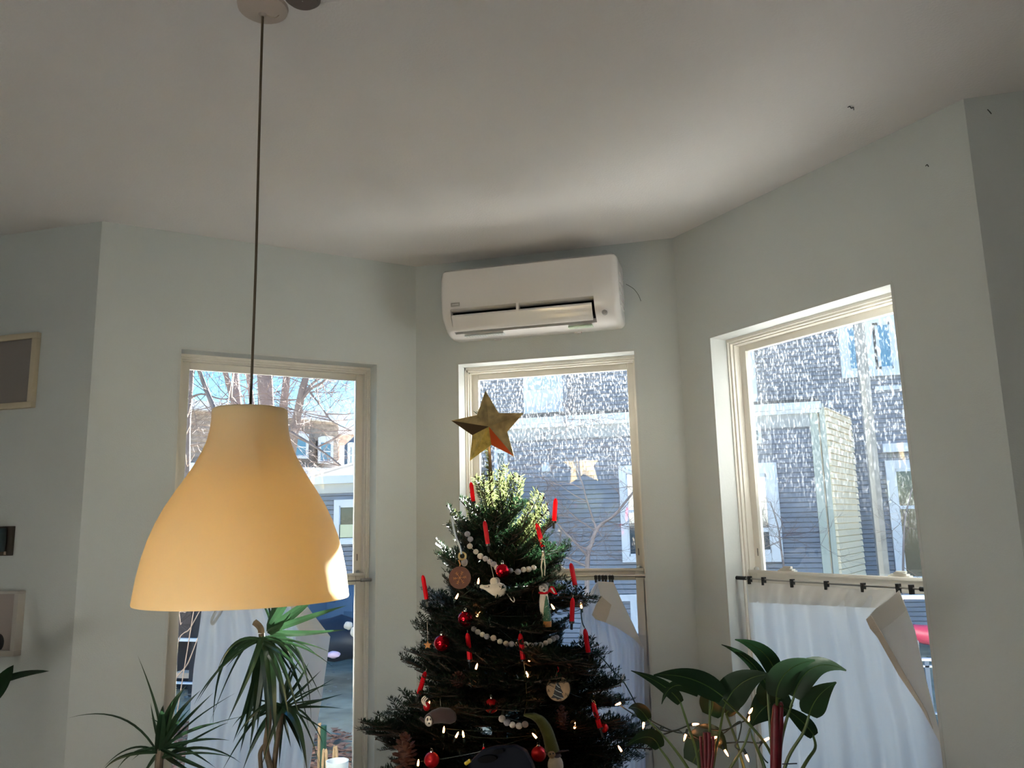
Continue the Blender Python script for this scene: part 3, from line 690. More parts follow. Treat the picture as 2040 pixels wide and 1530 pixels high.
# ------------------------------------------------------------------ pine cones
def cone(u, v, rp, asp, label, y=None):
    P = on_tree(u, v, 1.08) if y is None else at(u, v, y); r = rp*(P-EYE).dot(CFW)/CF; h = r*asp
    o = thing('pine_cone', label, 'pine cone', loc=P)
    MB().ball((0, 0, 0), r*.62, 10, (1, 1, asp*1.3)).build('core', M['cone'], o, smooth=True)
    sv = MB(); sv.add([(0, -.3, -.12), (0, .3, -.12), (.62, -.42, .05), (.62, .42, .05), (.86, 0, .16), (.60, 0, .24), (0, 0, .12)], [(0, 1, 3, 4, 2), (0, 2, 5, 6), (6, 5, 3, 1), (2, 4, 5), (5, 4, 3)])
    me = None; n = 42
    for i in range(n):
        t = (i+.5)/n; z_ = -h+2*h*t; rr = math.sin(PI*min(.97, t*.86+.12)); a = i*2.39996
        if me is None: b = sv.build('scale', M['cone'], o); me = b.data
        else: b = bpy.data.objects.new('scale', me); COL.objects.link(b); b.parent = o
        s_ = r*(.50+.50*rr)
        b.matrix_local = Matrix.Translation((math.cos(a)*r*.40*rr, math.sin(a)*r*.40*rr, z_)) @ Matrix.Rotation(a, 4, 'Z') @ Matrix.Rotation(-.7+1.1*(1-t), 4, 'Y') @ Matrix.Diagonal((s_*1.0, s_*.85, s_*.8, 1))
cone(913, 1355, 15, .85, 'round open pine cone on the left side of the tree under the candle')
cone(1120, 1430, 13, 1.6, 'elongated pine cone to the lower left of the leaning lower right candle')
cone(806, 1500, 22, 1.5, 'large pine cone hanging at the lower left edge of the tree', 2.42)

# ------------------------------------------------------------------ other ornaments
TO = on_tree
def on_tree(u, v, k=.92): return TO(u, v, k+.27)
def facing(P):   # frame whose local -Y looks to the room (towards -Y, turned a little to the camera side), local Z up
    return Matrix.Translation(P) @ Matrix.Rotation(math.atan2(-(EYE.x-P.x), -(EYE.y-P.y))*-1 if False else math.atan2(P.x-EYE.x, P.y-EYE.y)*-1, 4, 'Z')
def pxm(P): return (P-EYE).dot(CFW)/CF
def disc(mb, r, th, n=40, T=None): return mb.lathe([(.0005, -th/2), (r*.985, -th/2), (r, -th*.3), (r, th*.3), (r*.985, th/2), (.0005, th/2)], n, (T or Matrix()) @ Matrix.Rotation(PI/2, 4, 'X'))
# brown snowflake disc
P = on_tree(916, 1151, 1.0); q = pxm(P); T = facing(P)
o = thing('snowflake_disc', 'reddish-brown round ornament with a pale engraved snowflake, left side of the tree', 'ornament')
disc(MB(), 22*q, .006, T=T).build('disc', M['brown_disc'], o, smooth=True)
mb = MB(); rr = 13*q
for k in range(6):
    a = k*PI/3+.1; d = Vector((math.cos(a), 0, math.sin(a))); f = Vector((0, -.0034, 0))
    mb.tube([T @ (f), T @ (d*rr+f)], .0006, 4)
    for s_ in (.55, .8):
        for sg in (1, -1):
            a2 = a+sg*.8; mb.tube([T @ (d*rr*s_+f), T @ (d*rr*s_+Vector((math.cos(a2), 0, math.sin(a2)))*rr*.28+f)], .0005, 4)
mb.build('snowflake_drawing', M['terracotta'], o)
MB().tube([T @ Vector((0, 0, 22*q)), T @ Vector((.002, 0, 26*q)), T @ Vector((-.003, .01, 34*q))], .002, 6).build('hanger', M['terracotta'], o)
# felt mouse
P = on_tree(990, 1172, 1.13); q = pxm(P); T = facing(P)
o = thing('mouse_ornament', 'white felt mouse with a long looped tail hanging under the shiny red bauble', 'ornament')
mb = MB(); sp = [(-34, 4, 2.2), (-31, 4, 4.2), (-27, 3, 4.0), (-22, 2, 5), (-14, 0, 8.5), (-6, -2, 12), (3, -3, 14), (10, -2, 13), (16, 0, 9), (19, 1, 3)]
mb.tube([T @ Vector((x*q, 0, z*q)) for x, z, r in sp], [r*q for _, _, r in sp], 16)
mb.build('body', M['felt_white'], o, smooth=True)
for dx, dy in ((-6, -.006), (-1, .004)):
    mb = MB(); mb.ball(T @ Vector((dx*q, dy, 13*q)), 8*q, 14, (1, .3, 1.05)); mb.build('ear', M['felt_white'], o, smooth=True)
mb = MB(); mb.ball(T @ Vector((-16*q, -8*q, 5*q)), 1.3*q, 8); mb.build('eye', M['black'], o, smooth=True)
mb = MB(); mb.tube([T @ Vector((-26*q, -4.2*q, 4*q)), T @ Vector((-20*q, -6*q, 2*q)), T @ Vector((-15*q, -8*q, 2.5*q))], .0005, 4); mb.build('mouth_stitch', M['black'], o)
MB().tube(smoothpath([T @ Vector((x*q, -.002, z*q)) for x, z in ((17, -1), (24, -6), (30, -14), (34, -22), (33, -27), (29, -24), (22, -14), (19, -10))]), .0016, 6).build('tail', M['felt_white'], o, smooth=True)
for dx in (-3, 2):
    MB().tube([T @ Vector((dx*q, -.004, -14*q)), T @ Vector((dx*q, -.006, -18*q))], .0022, 6).build('foot', M['felt_taupe'], o)
MB().tube([T @ Vector((-4*q, 0, 12*q)), at(974, 1110, P.y+.002)], .0007, 5).build('string', M['string'], o)
# dog with bottle-brush tree
P = on_tree(1083, 1172, 1.16); q = pxm(P); T = facing(P)
o = thing('dog_ornament', 'little white dog in a red scarf holding a frosted bottle-brush tree', 'ornament')
mb = MB(); mb.ball(T @ Vector((0, 0, 0)), 9.5*q, 16, (1, .9, 1)); mb.ball(T @ Vector((1*q, -8*q, -4*q)), 4.5*q, 10, (1, 1, .8)); mb.build('head', M['felt_white'], o, smooth=True)
mb = MB(); mb.ball(T @ Vector((1*q, 4*q, 9*q)), 7.5*q, 14, (1, .8, .7)); mb.build('fur_cap', M['felt_grey'], o, smooth=True)
for sx in (-8, 8):
    mb = MB(); mb.ball(T @ Vector((sx*q, 0, 7*q)), 3.8*q, 10, (.8, .6, 1.1)); mb.build('ear', M['felt_grey'], o, smooth=True)
mb = MB(); mb.ball(T @ Vector((1*q, -12*q, -3*q)), 1.9*q, 8); mb.ball(T @ Vector((-3.5*q, -8.6*q, 2*q)), 1.0*q, 6); mb.ball(T @ Vector((4*q, -8.4*q, 2*q)), 1.0*q, 6); mb.build('eyes_and_nose', M['black'], o, smooth=True)
MB().lathe([(8*q, -11*q), (11*q, -9*q), (10*q, -6.5*q), (7*q, -6*q)], 20, T).build('scarf', M['red_wax'], o, smooth=True)
sc_ = MB(); pp = [(8, -7), (14, 4), (20, 3), (24, -4), (27, -12), (22, -13), (14, -9)]
vs = [T @ Vector((x*q, .004, z*q)) for x, z in pp]+[T @ Vector((x*q, .007, z*q)) for x, z in pp]; nn = len(pp)
sc_.add(vs, [tuple(range(nn)), tuple(range(nn, 2*nn))[::-1]]+[(i, (i+1) % nn, nn+(i+1) % nn, nn+i) for i in range(nn)]).build('scarf_tail', M['red_wax'], o)
mb = MB(); vs = [T @ Vector((x*q, .0035, z*q)) for x, z in ((13, 0), (17, 1), (23, -10), (20, -10))]; mb.add(vs, [(0, 1, 2, 3)]); mb.build('scarf_stripe', M['felt_white'], o)
mb = MB(); mb.tube([T @ Vector((0, 2*q, -8*q)), T @ Vector((0, 2*q, -25*q)), T @ Vector((1*q, 2*q, -42*q)), T @ Vector((1*q, 2*q, -56*q))], [7*q, 10*q, 10*q, 6*q], 14); mb.build('body', M['felt_white'], o, smooth=True)
bt = MB(); RB = random.Random(2); base = T @ Vector((5*q, -7*q, -66*q))
bt.lathe([(.001, 0), (5*q, 3*q), (9*q, 4*q), (7*q, 20*q), (4.5*q, 38*q), (1*q, 52*q)], 12, Matrix.Translation(base))
for i in range(420):
    t = RB.random()**1.3; a = RB.random()*6.283; r0 = q*(9*(1-t)+1.2); z0 = (4+48*t)*q
    p = base+Vector((math.cos(a)*r0*.75, math.sin(a)*r0*.75, z0)); e = p+Vector((math.cos(a)*3.6*q, math.sin(a)*3.6*q, 1.5*q)); s_ = Vector((-math.sin(a), math.cos(a), 0))*.35*q
    bt.add([p-s_, p+s_, e], [(0, 1, 2)])
bt.build('bottle_brush_tree', mat('frosted_green_bristle', (.05, .16, .09), .6), o)
mb = MB()
for i in range(80):
    t = RB.random(); a = RB.random()*6.283; r0 = q*(9*(1-t)+3.2); mb.ball(base+Vector((math.cos(a)*r0, math.sin(a)*r0, (4+46*t)*q)), .55*q, 5)
mb.build('frost_dots', M['felt_white'], o)
MB().lathe([(.001, -7*q), (8*q, -7*q), (9*q, 4*q), (.001, 4*q)], 20, Matrix.Translation(base)).build('pot', M['terracotta'], o, smooth=True)
MB().tube([T @ Vector((0, 0, 14*q)), at(1078, 1130, P.y+.01), at(1081, 1098, P.y+.01)], .0022, 6).build('hanging_cord', M['string'], o)
MB().tube([T @ Vector((2*q, 0, 14*q)), at(1086, 1130, P.y+.01), at(1083, 1098, P.y+.01)], .0018, 6).build('hanging_cord', M['string'], o)
# wood slice with tree
P = on_tree(1112, 1372, 1.13); q = pxm(P); T = facing(P)
o = thing('wood_slice_ornament', 'round wood slice ornament painted with a black striped tree and letters', 'ornament')
disc(MB(), 23.5*q, .006, T=T).build('slice', M['wood_light'], o, smooth=True)
MB().tube([T @ Vector((23.6*q*math.cos(t*PI/24), 0, 23.6*q*math.sin(t*PI/24))) for t in range(49)], .0012, 5).build('bark_edge', M['wood'], o)
def flat(pts, nm, m, y=-.0036, th=.0006):
    n_ = len(pts); vs = [T @ Vector((x*q, y, z*q)) for x, z in pts]+[T @ Vector((x*q, y+th, z*q)) for x, z in pts]
    return MB().add(vs, [tuple(range(n_)), tuple(range(n_, 2*n_))[::-1]]+[(i, (i+1) % n_, n_+(i+1) % n_, n_+i) for i in range(n_)]).build(nm, m, o)
flat([(-.5, 14), (5.5, 3), (4.5, 2.2), (9.8, -7.5), (6.5, -8), (10.5, -16.5), (1, -19.5), (-3.5, -19), (-5, -17.5), (-15, -16.8), (-10, -11), (-7.5, -2), (-5, 6)], 'painted_tree', M['black'])
flat([(-3.8, -17.5), (1, -18), (.5, -20.5), (-3.5, -20)], 'painted_trunk', M['black'])
for a, b in (((-4, 9), (3.5, 2.6)), ((-6.7, -.5), (6.5, -6.8)), ((-10, -10), (9.5, -17.6))):
    MB().tube(thru(T @ Vector((a[0]*q, -.0042, a[1]*q)), T @ Vector(((a[0]+b[0])/2*q, -.0042, (a[1]+b[1])/2*q-1.0*q)), T @ Vector((b[0]*q, -.0042, b[1]*q)), 5), .55*q, 5).build('white_stripe', M['reveal'], o)
MB().tube([T @ Vector((-22*q, -.0032, 10*q)), T @ Vector((-8.5*q, -.0032, 3.5*q))], .0007, 4).build('crack', M['wood'], o)
for ch, x, z_, rot_ in (('g', -12, 15, .1), ('o', 11.5, 12.5, -.2), ('A', -19, -3.5, .1), ('N', 16.5, -11.5, -.2), ('R', 4.5, -20.5, .1), ('i', -1.5, 18, 0)):
    cu_ = bpy.data.curves.new('letter', 'FONT'); cu_.body = ch; cu_.size = 8.5*q; cu_.extrude = .0003; cu_.align_x = 'CENTER'; cu_.align_y = 'CENTER'
    to_ = bpy.data.objects.new('letter_source', cu_); COL.objects.link(to_); bpy.context.view_layer.update()
    lme = bpy.data.meshes.new_from_object(to_.evaluated_get(bpy.context.evaluated_depsgraph_get())); bpy.data.objects.remove(to_); lme.materials.clear(); lme.materials.append(M['wood'])
    lo = bpy.data.objects.new('burnt_letter', lme); COL.objects.link(lo); lo.parent = o
    lo.matrix_local = T @ Matrix.Translation((x*q, -.0036, z_*q)) @ Matrix.Rotation(PI/2, 4, 'X') @ Matrix.Rotation(rot_, 4, 'Z')
MB().tube(smoothpath([T @ Vector((0, -.003, 21*q)), T @ Vector((-2*q, 0, 30*q)), T @ Vector((2*q, 0, 34*q)), T @ Vector((0, .004, 42*q))]), .0009, 5).build('twine', M['red_wax'], o)
# small wooden star at left
P = at(852, 1285, 2.45); q = pxm(P); T = facing(P)
o = thing('wooden_star_ornament', 'tiny orange wooden star dangling on a string at the left edge of the tree', 'ornament')
pts = []
for k in range(10): a = PI/2+k*PI/5; r = (8.5 if k % 2 == 0 else 3.9); pts.append((r*math.cos(a), r*math.sin(a)))
flat(pts, 'star', M['terracotta'], -.002, .004)
MB().tube([T @ Vector((0, 0, 8*q)), at(851, 1238, 2.45)], .0007, 5).build('string', M['string'], o)
# star at right edge
P = at(1137, 1325, 2.42); q = pxm(P); T = facing(P)
o = thing('wooden_star_ornament', 'small reddish-brown wooden star above the wood slice on the right', 'ornament')
flat([(x*1.05, z_*1.05) for x, z_ in pts], 'star', M['brown_disc'], -.002, .004)
# sloth
P = on_tree(868, 1428, 1.02); q = pxm(P); T = facing(P)
o = thing('sloth_ornament', 'dark brown felt sloth with a pale face lying low on the left side', 'ornament')
mb = MB(); mb.tube([T @ Vector((x*q, 0, z_*q)) for x, z_ in ((-14, -2), (-4, 0), (10, 3), (24, 1), (34, -4), (40, -7))], [9*q, 13*q, 15*q, 15*q, 12*q, 5*q], 16); mb.build('body', M['felt_brown'], o, smooth=True)
mb = MB(); mb.ball(T @ Vector((-13*q, -6*q, -4*q)), 11.5*q, 16, (.9, .8, 1.05)); mb.build('head', M['felt_brown'], o, smooth=True)
mb = MB(); mb.ball(T @ Vector((-14*q, -12*q, -5*q)), 9*q, 16, (.85, .5, 1.1)); mb.build('face', M['felt_white'], o, smooth=True)
mb = MB(); mb.ball(T @ Vector((-16*q, -15.5*q, -1*q)), 2.6*q, 10, (.7, .5, 1.3)); mb.ball(T @ Vector((-11*q, -15.5*q, -2*q)), 2.6*q, 10, (.7, .5, 1.3)); mb.ball(T @ Vector((-13*q, -16.5*q, -8*q)), 1.8*q, 8); mb.build('eye_patches_and_nose', M['black'], o, smooth=True)
MB().tube([T @ Vector((-16*q, -4*q, -8*q)), T @ Vector((-25*q, -6*q, -4*q)), T @ Vector((-31*q, -6*q, 1*q))], [4*q, 3.4*q, 2.6*q], 8).build('arm', M['felt_brown'], o, smooth=True)
MB().tube([T @ Vector((10*q, 0, 20*q)), T @ Vector((9*q, 0, 34*q))], .0008, 5).build('string', M['string'], o)
# silver-and-red small thing above the sloth (santa)
P = on_tree(848, 1398, 1.0); q = pxm(P); T = facing(P)
o = thing('santa_ornament', 'small red ornament with a curly white beard above the sloth', 'ornament')
mb = MB(); mb.ball(T @ Vector((2*q, 0, -9*q)), 8*q, 12, (.9, .8, 1.1)); mb.build('coat', M['red_matte'], o, smooth=True)
for k in range(3): MB().tube(smoothpath([T @ Vector(((x-4+k*3)*q, -7*q, (z_-2*k)*q)) for x, z_ in ((2, 12), (-3, 7), (-3, 1), (0, -4))]), 1.3*q, 6).build('beard_curl', M['felt_white'], o, smooth=True)
# gnome with olive hat
P = on_tree(1090, 1470, 1.04); q = pxm(P); T = facing(P)
o = thing('gnome_ornament', 'felt gnome with a long drooping olive hat, hanging upside at the bottom of the tree', 'ornament')
sp = [(-46, 44, 2), (-36, 43, 4.5), (-24, 40, 7.5), (-12, 32, 10), (-3, 19, 11.5), (3, 4, 12), (7, -12, 13), (10, -26, 14.5)]
MB().tube(smoothpath([T @ Vector((x*q, 0, z_*q)) for x, z_, r in sp], 4), [1]*0 or [np.interp(i/4, range(8), [r for _, _, r in sp])*q for i in range(29)], 16).build('hat', M['felt_green'], o, smooth=True)
MB().lathe([(13.5*q, -3*q), (17*q, 0), (14*q, 4*q)], 20, T @ Matrix.Translation((11*q, 0, -30*q)) @ Matrix.Rotation(.25, 4, 'Y')).build('hat_brim', M['felt_brown'], o, smooth=True)
mb = MB(); mb.ball(T @ Vector((15*q, 0, -52*q)), 16*q, 16, (1, .9, 1.25)); mb.build('beard', M['felt_white'], o, smooth=True)
mb = MB(); mb.ball(T @ Vector((8*q, -13*q, -28*q)), 8*q, 12, (1, .5, .9)); mb.build('nose_patch', M['wood_light'], o, smooth=True)
mb = MB(); mb.ball(T @ Vector((5*q, -16.5*q, -26*q)), 1.6*q, 8); mb.ball(T @ Vector((11*q, -16.5*q, -25*q)), 1.6*q, 8); mb.build('eyes', M['black'], o, smooth=True)
MB().tube([T @ Vector((12*q, 2*q, -32*q)), T @ Vector((28*q, 2*q, -26*q)), T @ Vector((42*q, 0, -24*q))], [3*q, 2*q, 1.4*q], 7).build('arm', M['felt_brown'], o, smooth=True)
MB().tube([T @ Vector((-44*q, 0, 46*q)), at(1050, 1395, P.y), at(1045, 1330, P.y), at(1043, 1318, P.y)], .0009, 5).build('gold_string', M['gold'], o)
# gold-and-white bird ornament upper left
P = on_tree(921, 1112, 1.02); q = pxm(P); T = facing(P)
o = thing('icicle_ornament', 'gold ring with a long pale glass icicle at the upper left of the tree', 'ornament')
MB().tube([T @ Vector((7*q*math.cos(t*PI/8), 0, 4*q+7*q*math.sin(t*PI/8))) for t in range(17)], 2.2*q, 8).build('ring', M['gold'], o, smooth=True)
MB().tube(smoothpath([at(u, v, P.y-.02) for u, v in ((899, 1030), (903, 1050), (908, 1070), (916, 1090), (919, 1104))]), [2.2*q]*25, 8).build('icicle', mat('frosted_glass_stick', (.8, .85, .88), .15, transm=.5), o, smooth=True)
mb = MB(); mb.ball(T @ Vector((4*q, 2*q, -8*q)), 7*q, 12, (1, .8, 1.2)); mb.build('body', M['felt_grey'], o, smooth=True)
# navy plastic thing at the bottom
P = at(995, 1520, 2.10)
o = thing('plastic_holder', 'navy blue rounded plastic object with two oval holes at the bottom before the tree', 'container', loc=(0, 0, 0))
pr = [(928, 1545), (936, 1518), (958, 1497), (985, 1489), (1025, 1487), (1045, 1497), (1058, 1520), (1066, 1545)]
vf = [at(u, v, 2.05) for u, v in pr]; vb = [at(u+4, v-5, 2.22) for u, v in pr]
vf2 = [Vector((p.x, p.y, .40)) for p in (vf[-1], vf[0])]; vb2 = [Vector((p.x, p.y, .40)) for p in (vb[-1], vb[0])]
A_ = vf+vf2; B_ = vb+vb2; nn = len(A_)
MB().add(A_+B_, [tuple(range(nn)), tuple(range(nn, 2*nn))[::-1]]+[(i, (i+1) % nn, nn+(i+1) % nn, nn+i) for i in range(nn)]).build('shell', M['navy'], o, bevel=.006)
for (u, v, w_, h_) in ((971, 1512, 20, 7), (993, 1497, 12, 4.5)):
    p = at(u, v, 2.043); qq = pxm(p)
    MB().lathe([(.0005, .004), (w_*qq, .004), (w_*qq*1.05, 0), (w_*qq*1.05, -.004)], 24, Matrix.Translation(p) @ Matrix.Rotation(PI/2, 4, 'X') @ Matrix.Rotation(.15, 4, 'Z') @ Matrix.Diagonal((1, h_/w_, 1, 1))).build('oval_recess', M['ac_dark'], o, smooth=True)
p0_, p1_ = at(927, 1522, 2.04), at(937, 1515, 2.04); MB().tube([p0_, p1_], .0045, 8).build('yellow_catch', M['yellow'], o)
mb = MB(); cx_ = (A_[0].x+A_[7].x)/2
for sx in (-.10, .10):
    for yy in (2.07, 2.20): mb.box(cx_+sx-.012, cx_+sx+.012, yy-.012, yy+.012, 0, .42)
mb.build('legs', M['navy'], o)

on_tree = TO
# ------------------------------------------------------------------ light strings
def bulb(u, v, y, par, ang, on=True):
    P = at(u, v, y) if y else on_tree(u, v, 1.03); a = math.radians(ang); d = Vector((math.cos(a), -.15, math.sin(a))).normalized()
    so_ = MB().tube([P-d*.020, P-d*.006], [.0034, .0040], 8).build('socket', M['green_cable'], par, smooth=True)
    MB().tube([P-d*.007, P-d*.002, P+d*.006, P+d*.012], [.0026, .0031, .0026, .0006], 8).build('bulb', M['bulb'] if on else M['glass_off'], so_, smooth=True)
    return P
M['glass_off'] = mat('clear_bulb_glass', (.8, .8, .76), .08, transm=.6)
ls_ = thing('fairy_lights', 'dark green cable of small warm fairy lights wound around the tree', 'string lights')
tb = [(953, 1159, 80), (910, 1189, 60), (952, 1225, 50), (1102, 1210, 120), (1158, 1208, 95), (949, 1329, 70), (1056, 1314, 50), (1051, 1345, 110), (853, 1404, 60), (1000, 1430, 260), (884, 1455, 80), (910, 1465, 60), (923, 1464, 95), (1066, 1467, 130), (1145, 1447, 80), (1184, 1400, 100), (833, 1521, 80), (920, 1294, 10), (884, 1357, 0), (972, 1450, 40), (1000, 1195, 30)]
PT = []
for u, v, a in tb[:17]: PT.append(bulb(u, v, None, ls_, a))
bulb(886, 1046, 2.60, ls_, 180, False); bulb(972, 1018, 2.62, ls_, 85, False)
MB().tube(smoothpath([at(u, v, y) for u, v, y in ((898, 1045, 2.61), (915, 1044, 2.63), (945, 1034, 2.63), (968, 1025, 2.63), (975, 1026, 2.63), (990, 1036, 2.66))]), .0014, 6).build('cable', M['green_cable'], ls_, smooth=True)
order = sorted(range(17), key=lambda i: tb[i][1])
for i, j in zip(order, order[1:]):
    a, b = PT[i], PT[j]; m_ = (a+b)*.5+Vector((rnd.uniform(-.03, .03), .05, -.02)); MB().tube(thru(a+Vector((0, .02, 0)), m_, b+Vector((0, .02, 0)), 8), .0013, 5).build('cable', M['green_cable'], ls_, smooth=True)
l2 = thing('fairy_lights', 'fairy light cable running from the tree across the broad-leaved plant', 'string lights')
def cable(pts): MB().tube(smoothpath([at(*p) for p in pts], 5), .0019, 7).build('cable', M['green_cable'], l2, smooth=True)
cable([(1157, 1212, 2.58), (1160, 1240, 2.58), (1170, 1262, 2.58), (1177, 1298, 2.58), (1188, 1304, 2.56), (1200, 1312, 2.55), (1220, 1335, 2.53), (1240, 1355, 2.5), (1256, 1382, 2.47), (1270, 1408, 2.45), (1290, 1430, 2.43), (1315, 1445, 2.40), (1345, 1458, 2.38), (1370, 1462, 2.36), (1400, 1475, 2.34), (1440, 1480, 2.33), (1480, 1478, 2.32), (1512, 1480, 2.3), (1524, 1474, 2.3)])
cable([(1235, 1405, 2.50), (1250, 1415, 2.48), (1275, 1431, 2.45), (1297, 1440, 2.42), (1320, 1455, 2.4), (1345, 1455, 2.37), (1370, 1446, 2.35), (1383, 1443, 2.35), (1398, 1450, 2.34), (1440, 1455, 2.33), (1470, 1442, 2.33), (1490, 1432, 2.31), (1494, 1420, 2.31)])
cable([(1315, 1463, 2.4), (1325, 1462, 2.39), (1352, 1455, 2.37), (1372, 1470, 2.35), (1410, 1476, 2.34), (1440, 1462, 2.33), (1475, 1437, 2.32), (1472, 1470, 2.31), (1465, 1488, 2.31), (1488, 1500, 2.3)])
cable([(1520, 1478, 2.3), (1512, 1492, 2.3), (1522, 1512, 2.29), (1530, 1520, 2.29)])
for u, v, y, a in ((1233, 1402, 2.49, 200), (1282, 1443, 2.42, 260), (1236, 1493, 2.45, 120), (1384, 1443, 2.33, 10), (1365, 1467, 2.33, 250), (1495, 1418, 2.29, 60), (1493, 1430, 2.29, 250), (1422, 1470, 2.31, 20), (1446, 1498, 2.29, 300), (1488, 1508, 2.28, 290), (1527, 1473, 2.28, 30)):
    bulb(u, v, y, l2, a)
bulb(1241, 1349, 2.5, l2, 60, False)

# ------------------------------------------------------------------ plants
def blade_pts(pts, width, prof, parent, m, name='leaf', fold=.25, tw=0.0, wave=0, nseg=None, cup=0):
    """leaf blade along a centre line; width profile prof(t); V-folded on its midrib; has thickness at the rib"""
    n = len(pts)-1; V = []; Fc = []; nc = 3 if fold < .5 and width < .03 else 5
    for i, p in enumerate(pts):
        t = i/n; d = (pts[min(i+1, n)]-pts[max(i-1, 0)]).normalized(); view = (EYE-p).normalized()
        s_ = d.cross(view).normalized(); up = s_.cross(d).normalized()
        a = tw*(t-.3); s2 = s_*math.cos(a)+up*math.sin(a); u2 = s2.cross(d).normalized()
        w_ = width*prof(t)
        for j in range(nc):
            x = (j/(nc-1)*2-1); z_ = abs(x)*fold*w_ - (cup*w_*x*x) + wave*w_*math.sin(t*14+x*3)*abs(x)
            V.append(p + s2*x*w_*.5 + u2*z_)
    for i in range(n):
        for j in range(nc-1):
            k = i*nc+j; Fc.append((k, k+1, k+nc+1, k+nc))
    return MB().add(V, Fc).build(name, m, parent, smooth=True)
dprof = lambda t: max(.06, min(1, t*7+.35))*(1-max(0, (t-.35)/.65)**1.6)+.01
dr = thing('dracaena_plant', 'tall spiky dracaena with two leaf heads before the left window', 'plant')
def dleaf(par, b, mid, tip, yb, ym, yt, wpx, tw=.8):
    pts = thru(at(*b, yb), at(*mid, ym), at(*tip, yt), 12); q = pxm(pts[6]); blade_pts(pts, wpx*q, dprof, par, M['leaf'], tw=tw)
YB = 2.08
# head A (upper): big rising leaves
for mid, tip, w_, dy in (((552, 1205), (560, 1165), 16, .05), ((570, 1200), (602, 1160), 15, 0), ((545, 1210), (528, 1150), 9, .03), ((585, 1218), (640, 1184), 13, -.05), ((610, 1232), (692, 1206), 13, -.08), ((600, 1262), (690, 1254), 12, -.05), ((556, 1215), (575, 1165), 18, .08), ((535, 1225), (497, 1165), 5, .02),
                       ((537, 1215), (512, 1150), 4, .05), ((590, 1225), (655, 1160), 8, .06), ((565, 1240), (585, 1222), 14, 0)):
    dleaf(dr, (533, 1258), mid, tip, YB, YB+dy, YB+dy*2, w_)
hA = (524, 1266)
RD = random.Random(21)
for mid, tip, w_ in (((470, 1280), (430, 1345), 6), ((465, 1300), (392, 1400), 8), ((450, 1310), (424, 1450), 7), ((440, 1330), (386, 1405), 5), ((480, 1300), (418, 1440), 5), ((500, 1330), (452, 1440), 12), ((510, 1350), (464, 1480), 17), ((505, 1370), (478, 1500), 15), ((515, 1360), (497, 1495), 17),
                     ((530, 1340), (533, 1485), 19), ((540, 1350), (548, 1490), 20), ((520, 1345), (512, 1460), 14), ((550, 1330), (575, 1430), 14), ((560, 1320), (600, 1440), 10), ((575, 1310), (617, 1460), 7), ((580, 1290), (640, 1390), 7), ((590, 1285), (665, 1330), 5), ((570, 1290), (622, 1370), 8), ((580, 1275), (632, 1305), 5),
                     ((600, 1280), (658, 1300), 4), ((560, 1300), (606, 1350), 9), ((555, 1300), (618, 1400), 6), ((595, 1300), (620, 1445), 5), ((490, 1290), (450, 1330), 5), ((565, 1285), (585, 1330), 8)):
    dy = RD.uniform(-.12, .12); dleaf(dr, (hA[0]+RD.uniform(-4, 8), hA[1]+RD.uniform(-2, 18)), mid, tip, YB, YB+dy, YB+dy*1.7, w_)
# head B (lower right)
hB = (562, 1408)
for mid, tip, w_ in (((570, 1370), (582, 1322), 10), ((590, 1365), (615, 1320), 7), ((600, 1375), (640, 1335), 6), ((610, 1385), (668, 1350), 4), ((620, 1400), (684, 1382), 6), ((620, 1408), (686, 1412), 5), ((620, 1375), (668, 1362), 3), ((560, 1360), (552, 1325), 9), ((580, 1350), (600, 1310), 5),
                     ((610, 1425), (650, 1500), 4), ((600, 1430), (640, 1535), 5), ((590, 1440), (612, 1540), 16), ((580, 1440), (602, 1500), 12), ((520, 1410), (470, 1470), 8), ((510, 1430), (440, 1540), 7), ((530, 1440), (500, 1500), 8), ((520, 1450), (482, 1540), 10), ((500, 1415), (462, 1450), 5),
                     ((545, 1450), (520, 1530), 9), ((560, 1450), (556, 1530), 9), ((570, 1450), (580, 1490), 6), ((515, 1395), (505, 1410), 3), ((625, 1440), (668, 1470), 3), ((630, 1395), (652, 1395), 3), ((575, 1360), (560, 1338), 7), ((530, 1420), (492, 1440), 5)):
    dy = RD.uniform(-.12, .10); dleaf(dr, (hB[0]+RD.uniform(-4, 4), hB[1]+RD.uniform(-3, 6)), mid, tip, YB+.02, YB+.02+dy, YB+dy*1.7, w_)
pts = smoothpath([at(521, 1262, YB), at(524, 1300, YB), at(532, 1360, YB), at(536, 1430, YB), at(530, 1490, YB), at(540, 1540, YB), at(542, 1620, YB), at(540, 1760, YB+.02)])
MB().tube(pts, .0085, 8).build('cane', M['cane'], dr, smooth=True)
MB().tube(smoothpath([at(562, 1412, YB+.02), at(556, 1450, YB+.02), at(549, 1500, YB+.02), at(545, 1560, YB+.02), at(543, 1760, YB+.02)]), .0075, 8).build('cane', M['cane'], dr, smooth=True)
MB().tube(smoothpath([at(536, 1475, YB), at(520, 1495, YB), at(519, 1520, YB), at(526, 1600, YB), at(540, 1750, YB+.02)]), .006, 8).build('cane', M['cane'], dr, smooth=True)
bl = at(512, 1240, YB); blade_pts(thru(at(520, 1262, YB), at(518, 1250, YB), at(505, 1238, YB-.02), 6), .022, lambda t: .8, dr, M['cane'], 'dry_sheath')
def potted(par, x, y, z0, r, h, m=None):
    T_ = Matrix.Translation((x, y, z0))
    MB().lathe([(.001, 0), (r*.72, 0), (r, h), (r*1.06, h), (r*1.06, h-.03), (r*.93, h-.03), (r*.9, h-.035), (.001, h-.035)], 28, T_).build('pot', m or M['pot'], par, smooth=True)
    MB().lathe([(.001, h-.03), (r*.9, h-.034)], 20, T_).build('soil', M['soil'], par)
